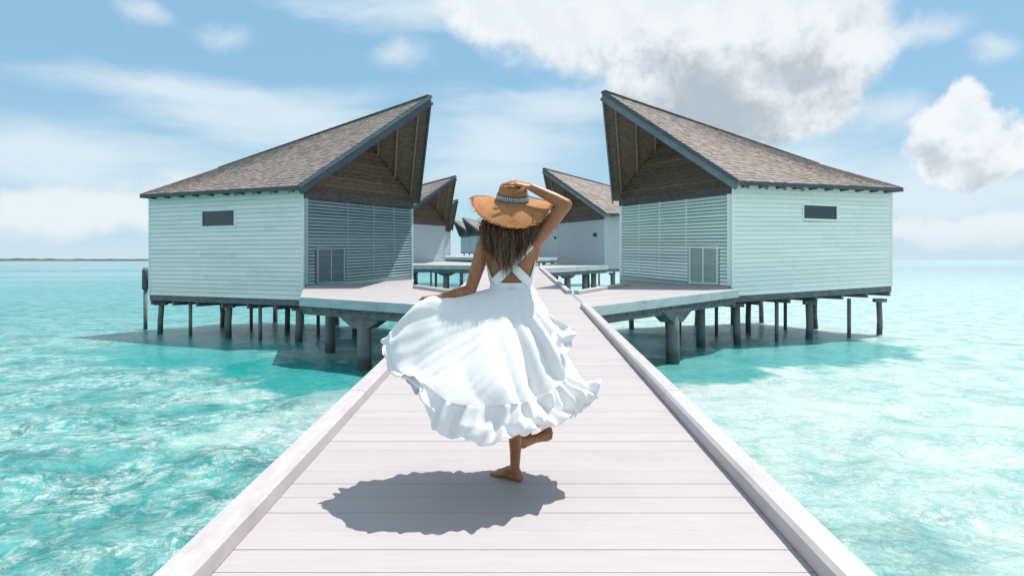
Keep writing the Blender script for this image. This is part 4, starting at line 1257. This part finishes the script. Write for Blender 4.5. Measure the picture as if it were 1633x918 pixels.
# crossed straps lying on the back
def backy(x, z, off):
    best = None
    for q in range(0, 181):
        a = -math.pi * q / 180
        p = tor_pt(a, z, off)
        if best is None or abs(p.x - x) < abs(best.x - x): best = p
    return best.y
def strap(x0, z0, x1, z1, wd, name, over_=0.0):
    mb = MB(); g = []; ns = 22
    dirv = Vector((x1 - x0, z1 - z0)).normalized(); pr = Vector((-dirv.y, dirv.x))
    for i in range(ns + 1):
        t = i / ns; w_ = wd * (1.0 - 0.3 * t)
        for q in range(5):
            s_ = (q / 4 - 0.5) * w_
            x = x0 + (x1 - x0) * t + pr.x * s_; z = z0 + (z1 - z0) * t + pr.y * s_
            g.append(Vector((x, backy(x, z, 0.006 + over_) - 0.002 + 0.001 * math.sin(q * 3 + t * 20), z)))
    mb.add(g, [(i * 5 + j, i * 5 + j + 1, (i + 1) * 5 + j + 1, (i + 1) * 5 + j) for i in range(ns) for j in range(4)])
    o = mb.build(name, M['cloth'], dress, smooth=True); so = o.modifiers.new('solidify', 'SOLIDIFY'); so.thickness = 0.004; so.offset = 0
strap(-0.118, 1.115, 0.095, 1.33, 0.052, 'shoulder_strap')
strap(0.088, 1.115, -0.125, 1.33, 0.052, 'shoulder_strap', 0.004)

# ---- hair
rs = random.Random(5)
mb = MB()
hc = HC + Vector((0, -0.01, 0.0))
mb.ball(hc + Vector((0, -0.012, -0.005)), (0.081, 0.092, 0.100), 28)
mb.build('hair_cap', M['hair'], person, smooth=True)
mb = MB()
def strand(root_, pts, r):
    mb.tube(pts, [r, r * 1.05, r, r * 0.85, r * 0.6, r * 0.12], 4, cap=False)
for i in range(1500):
    a = rs.uniform(-1.0, 1.0)                     # -1 left .. 1 right across the back
    lay = rs.random()
    ang_ = math.pi * (1.5 + 0.60 * a)
    rt = hc + Vector((0.080 * math.cos(ang_), 0.092 * math.sin(ang_), rs.uniform(-0.045, 0.0)))
    ln = rs.uniform(0.20, 0.37) * (1 - 0.50 * abs(a + 0.12) ** 1.3)
    if rs.random() < 0.12: ln *= rs.uniform(0.5, 0.8)
    xe = -0.024 + 0.125 * a * (1.0 + 0.25 * rs.random()) - 0.012
    xe = xe + (0.02 if a > 0.3 else 0.0) + rs.gauss(0, 0.010)
    clump = noise.noise((a * 7, 0, 2.0)) * 0.03
    ze = rt.z - ln
    out_ = -0.105 - 0.035 * lay + rs.gauss(0, 0.006)
    if abs(a) > 0.7: out_ += 0.05 * (abs(a) - 0.5)
    kx = rs.gauss(0, 0.008)
    wvx = math.sin(i * 0.7) * 0.006; wvy = math.cos(i * 1.3) * 0.007
    p = [rt, rt + Vector(((xe - rt.x) * 0.35, -0.022, -0.055)),
         Vector((rt.x + (xe - rt.x) * 0.85 + kx, out_ * 0.96, rt.z - ln * 0.38)),
         Vector((xe + clump * 0.4 - kx * 0.6 + wvx, out_, rt.z - ln * 0.62)),
         Vector((xe * 0.92 + clump * 0.8 - 0.002 - wvx * 1.5, out_ - 0.004, rt.z - ln * 0.82)),
         Vector((xe * 0.84 + clump - 0.004 + rs.gauss(0, 0.006), out_ - rs.uniform(0, 0.016), ze))]
    strand(rt, p, rs.uniform(0.0012, 0.0030))
for i in range(150):                      # flyaways at the sides
    sg = rs.choice((-1, -1, 1))
    rt = hc + Vector((sg * 0.075, -0.03 + rs.gauss(0, 0.02), rs.uniform(-0.05, 0.0)))
    e = rt + Vector((sg * rs.uniform(0.01, 0.085), rs.uniform(-0.08, 0.0), -rs.uniform(0.08, 0.22)))
    m1 = rt.lerp(e, 0.35) + Vector((sg * 0.018, -0.01, 0.0)); m2 = rt.lerp(e, 0.7) + Vector((sg * 0.020, 0, 0))
    mb.tube([rt, m1, m2, e], [0.0014, 0.0014, 0.001, 0.0003], 3, cap=False)
mb.build('hair', M['hair'], person, smooth=True)

# ---- hat
hat = empty('hat', (-0.010, 0.0, 1.578), person)
hat.rotation_euler = (R(17), R(4.5), 0)
def brim_r(a): return 0.222 * (1 + 0.045 * math.sin(2 * a + 0.4) + 0.02 * math.sin(5 * a))
def brim_z(a, t):     # droop towards the back, lifted at the sides
    back = -math.sin(a)
    return -0.012 * t + (0.022 * math.cos(2 * a) - 0.060 * max(0, back) ** 1.3 - 0.01) * t ** 1.5 + 0.006 * math.sin(3 * a + 1) * t * t
n = 96; g = []; rows = []
prof = [(0.006, 0.090), (0.03, 0.092), (0.050, 0.096), (0.064, 0.094), (0.074, 0.084), (0.080, 0.064), (0.083, 0.04), (0.087, 0.012), (0.092, 0.002)]
for (r_, z_) in prof:
    row = []
    for j in range(n):
        a = 2 * math.pi * j / n
        dent = -0.006 * math.exp(-(r_ * math.cos(a) / 0.02) ** 2) * (1 if z_ > 0.088 else 0)
        rr_ = r_ * (1 + 0.10 * abs(math.sin(a)))
        row.append(Vector((rr_ * math.cos(a), rr_ * math.sin(a), z_ + dent)))
    rows.append(row)
for i in range(1, 15):
    t = i / 14; row = []
    for j in range(n):
        a = 2 * math.pi * j / n; r0 = 0.092 * (1 + 0.10 * abs(math.sin(a)))
        rr_ = r0 + (brim_r(a) - r0) * t
        row.append(Vector((rr_ * math.cos(a), rr_ * math.sin(a), brim_z(a, t))))
    rows.append(row)
mb = MB(); mb.add([p for row in rows for p in row],
                  [(i * n + j, (i + 1) * n + j, (i + 1) * n + (j + 1) % n, i * n + (j + 1) % n) for i in range(len(rows) - 1) for j in range(n)] + [tuple(range(n))])
o = mb.build('straw_shell', M['straw'], hat, smooth=True); so = o.modifiers.new('solidify', 'SOLIDIFY'); so.thickness = 0.003
mb = MB()
for i in range(900):
    a = rs.uniform(0, 2 * math.pi); t0 = rs.uniform(0.94, 1.0); r0 = 0.092 + (brim_r(a) - 0.092) * t0
    p0 = Vector((r0 * math.cos(a), r0 * math.sin(a), brim_z(a, t0) + 0.002))
    da = rs.gauss(0.02, 0.05); L_ = rs.uniform(0.004, 0.020) + (rs.random() < 0.12) * rs.uniform(0.0, 0.02)
    p1 = Vector(((r0 + L_) * math.cos(a + da), (r0 + L_) * math.sin(a + da), p0.z - rs.uniform(-0.002, 0.010)))
    mb.tube([p0, p0.lerp(p1, .5) + Vector((0, 0, 0.001)), p1], [0.0012, 0.0010, 0.0004], 3, cap=False)
mb.build('straw_fringe', M['fringe'], hat, stuff=True)
def ring(r0, r1, z0, z1, m_, nm, th=0.003):
    mb = MB(); g = []
    for (r_, z_) in ((r0, z0), (r0 + th, z0), (r1 + th, z1), (r1, z1)):
        for j in range(n):
            a = 2 * math.pi * j / n; q = r_ * (1 + 0.10 * abs(math.sin(a))); g.append((q * math.cos(a), q * math.sin(a), z_))
    mb.add(g, [(i * n + j, i * n + (j + 1) % n, ((i + 1) % 4) * n + (j + 1) % n, ((i + 1) % 4) * n + j) for i in range(4) for j in range(n)])
    mb.build(nm, m_, hat, smooth=False)
ring(0.0893, 0.0833, 0.006, 0.043, M['band'], 'hat_band')
mb = MB()
for j in range(52):
    a = 2 * math.pi * (j + 0.5) / 52
    q = 0.0905 * (1 + 0.10 * abs(math.sin(a))) + 0.0028
    for sgn in (-1, 1):
        a2 = a + sgn * 0.022
        z_a, z_b = 0.014, 0.036
        pa = Vector((q * math.cos(a), q * math.sin(a), z_a)); pb = Vector(((q - 0.0035) * math.cos(a2 + 0.03), (q - 0.0035) * math.sin(a2 + 0.03), z_b))
        mb.bar(pa, pb, 0.0025, 0.0022, (math.cos(a), math.sin(a), 0))
mb.build('band_pattern', M['bandlight'], hat, stuff=True)
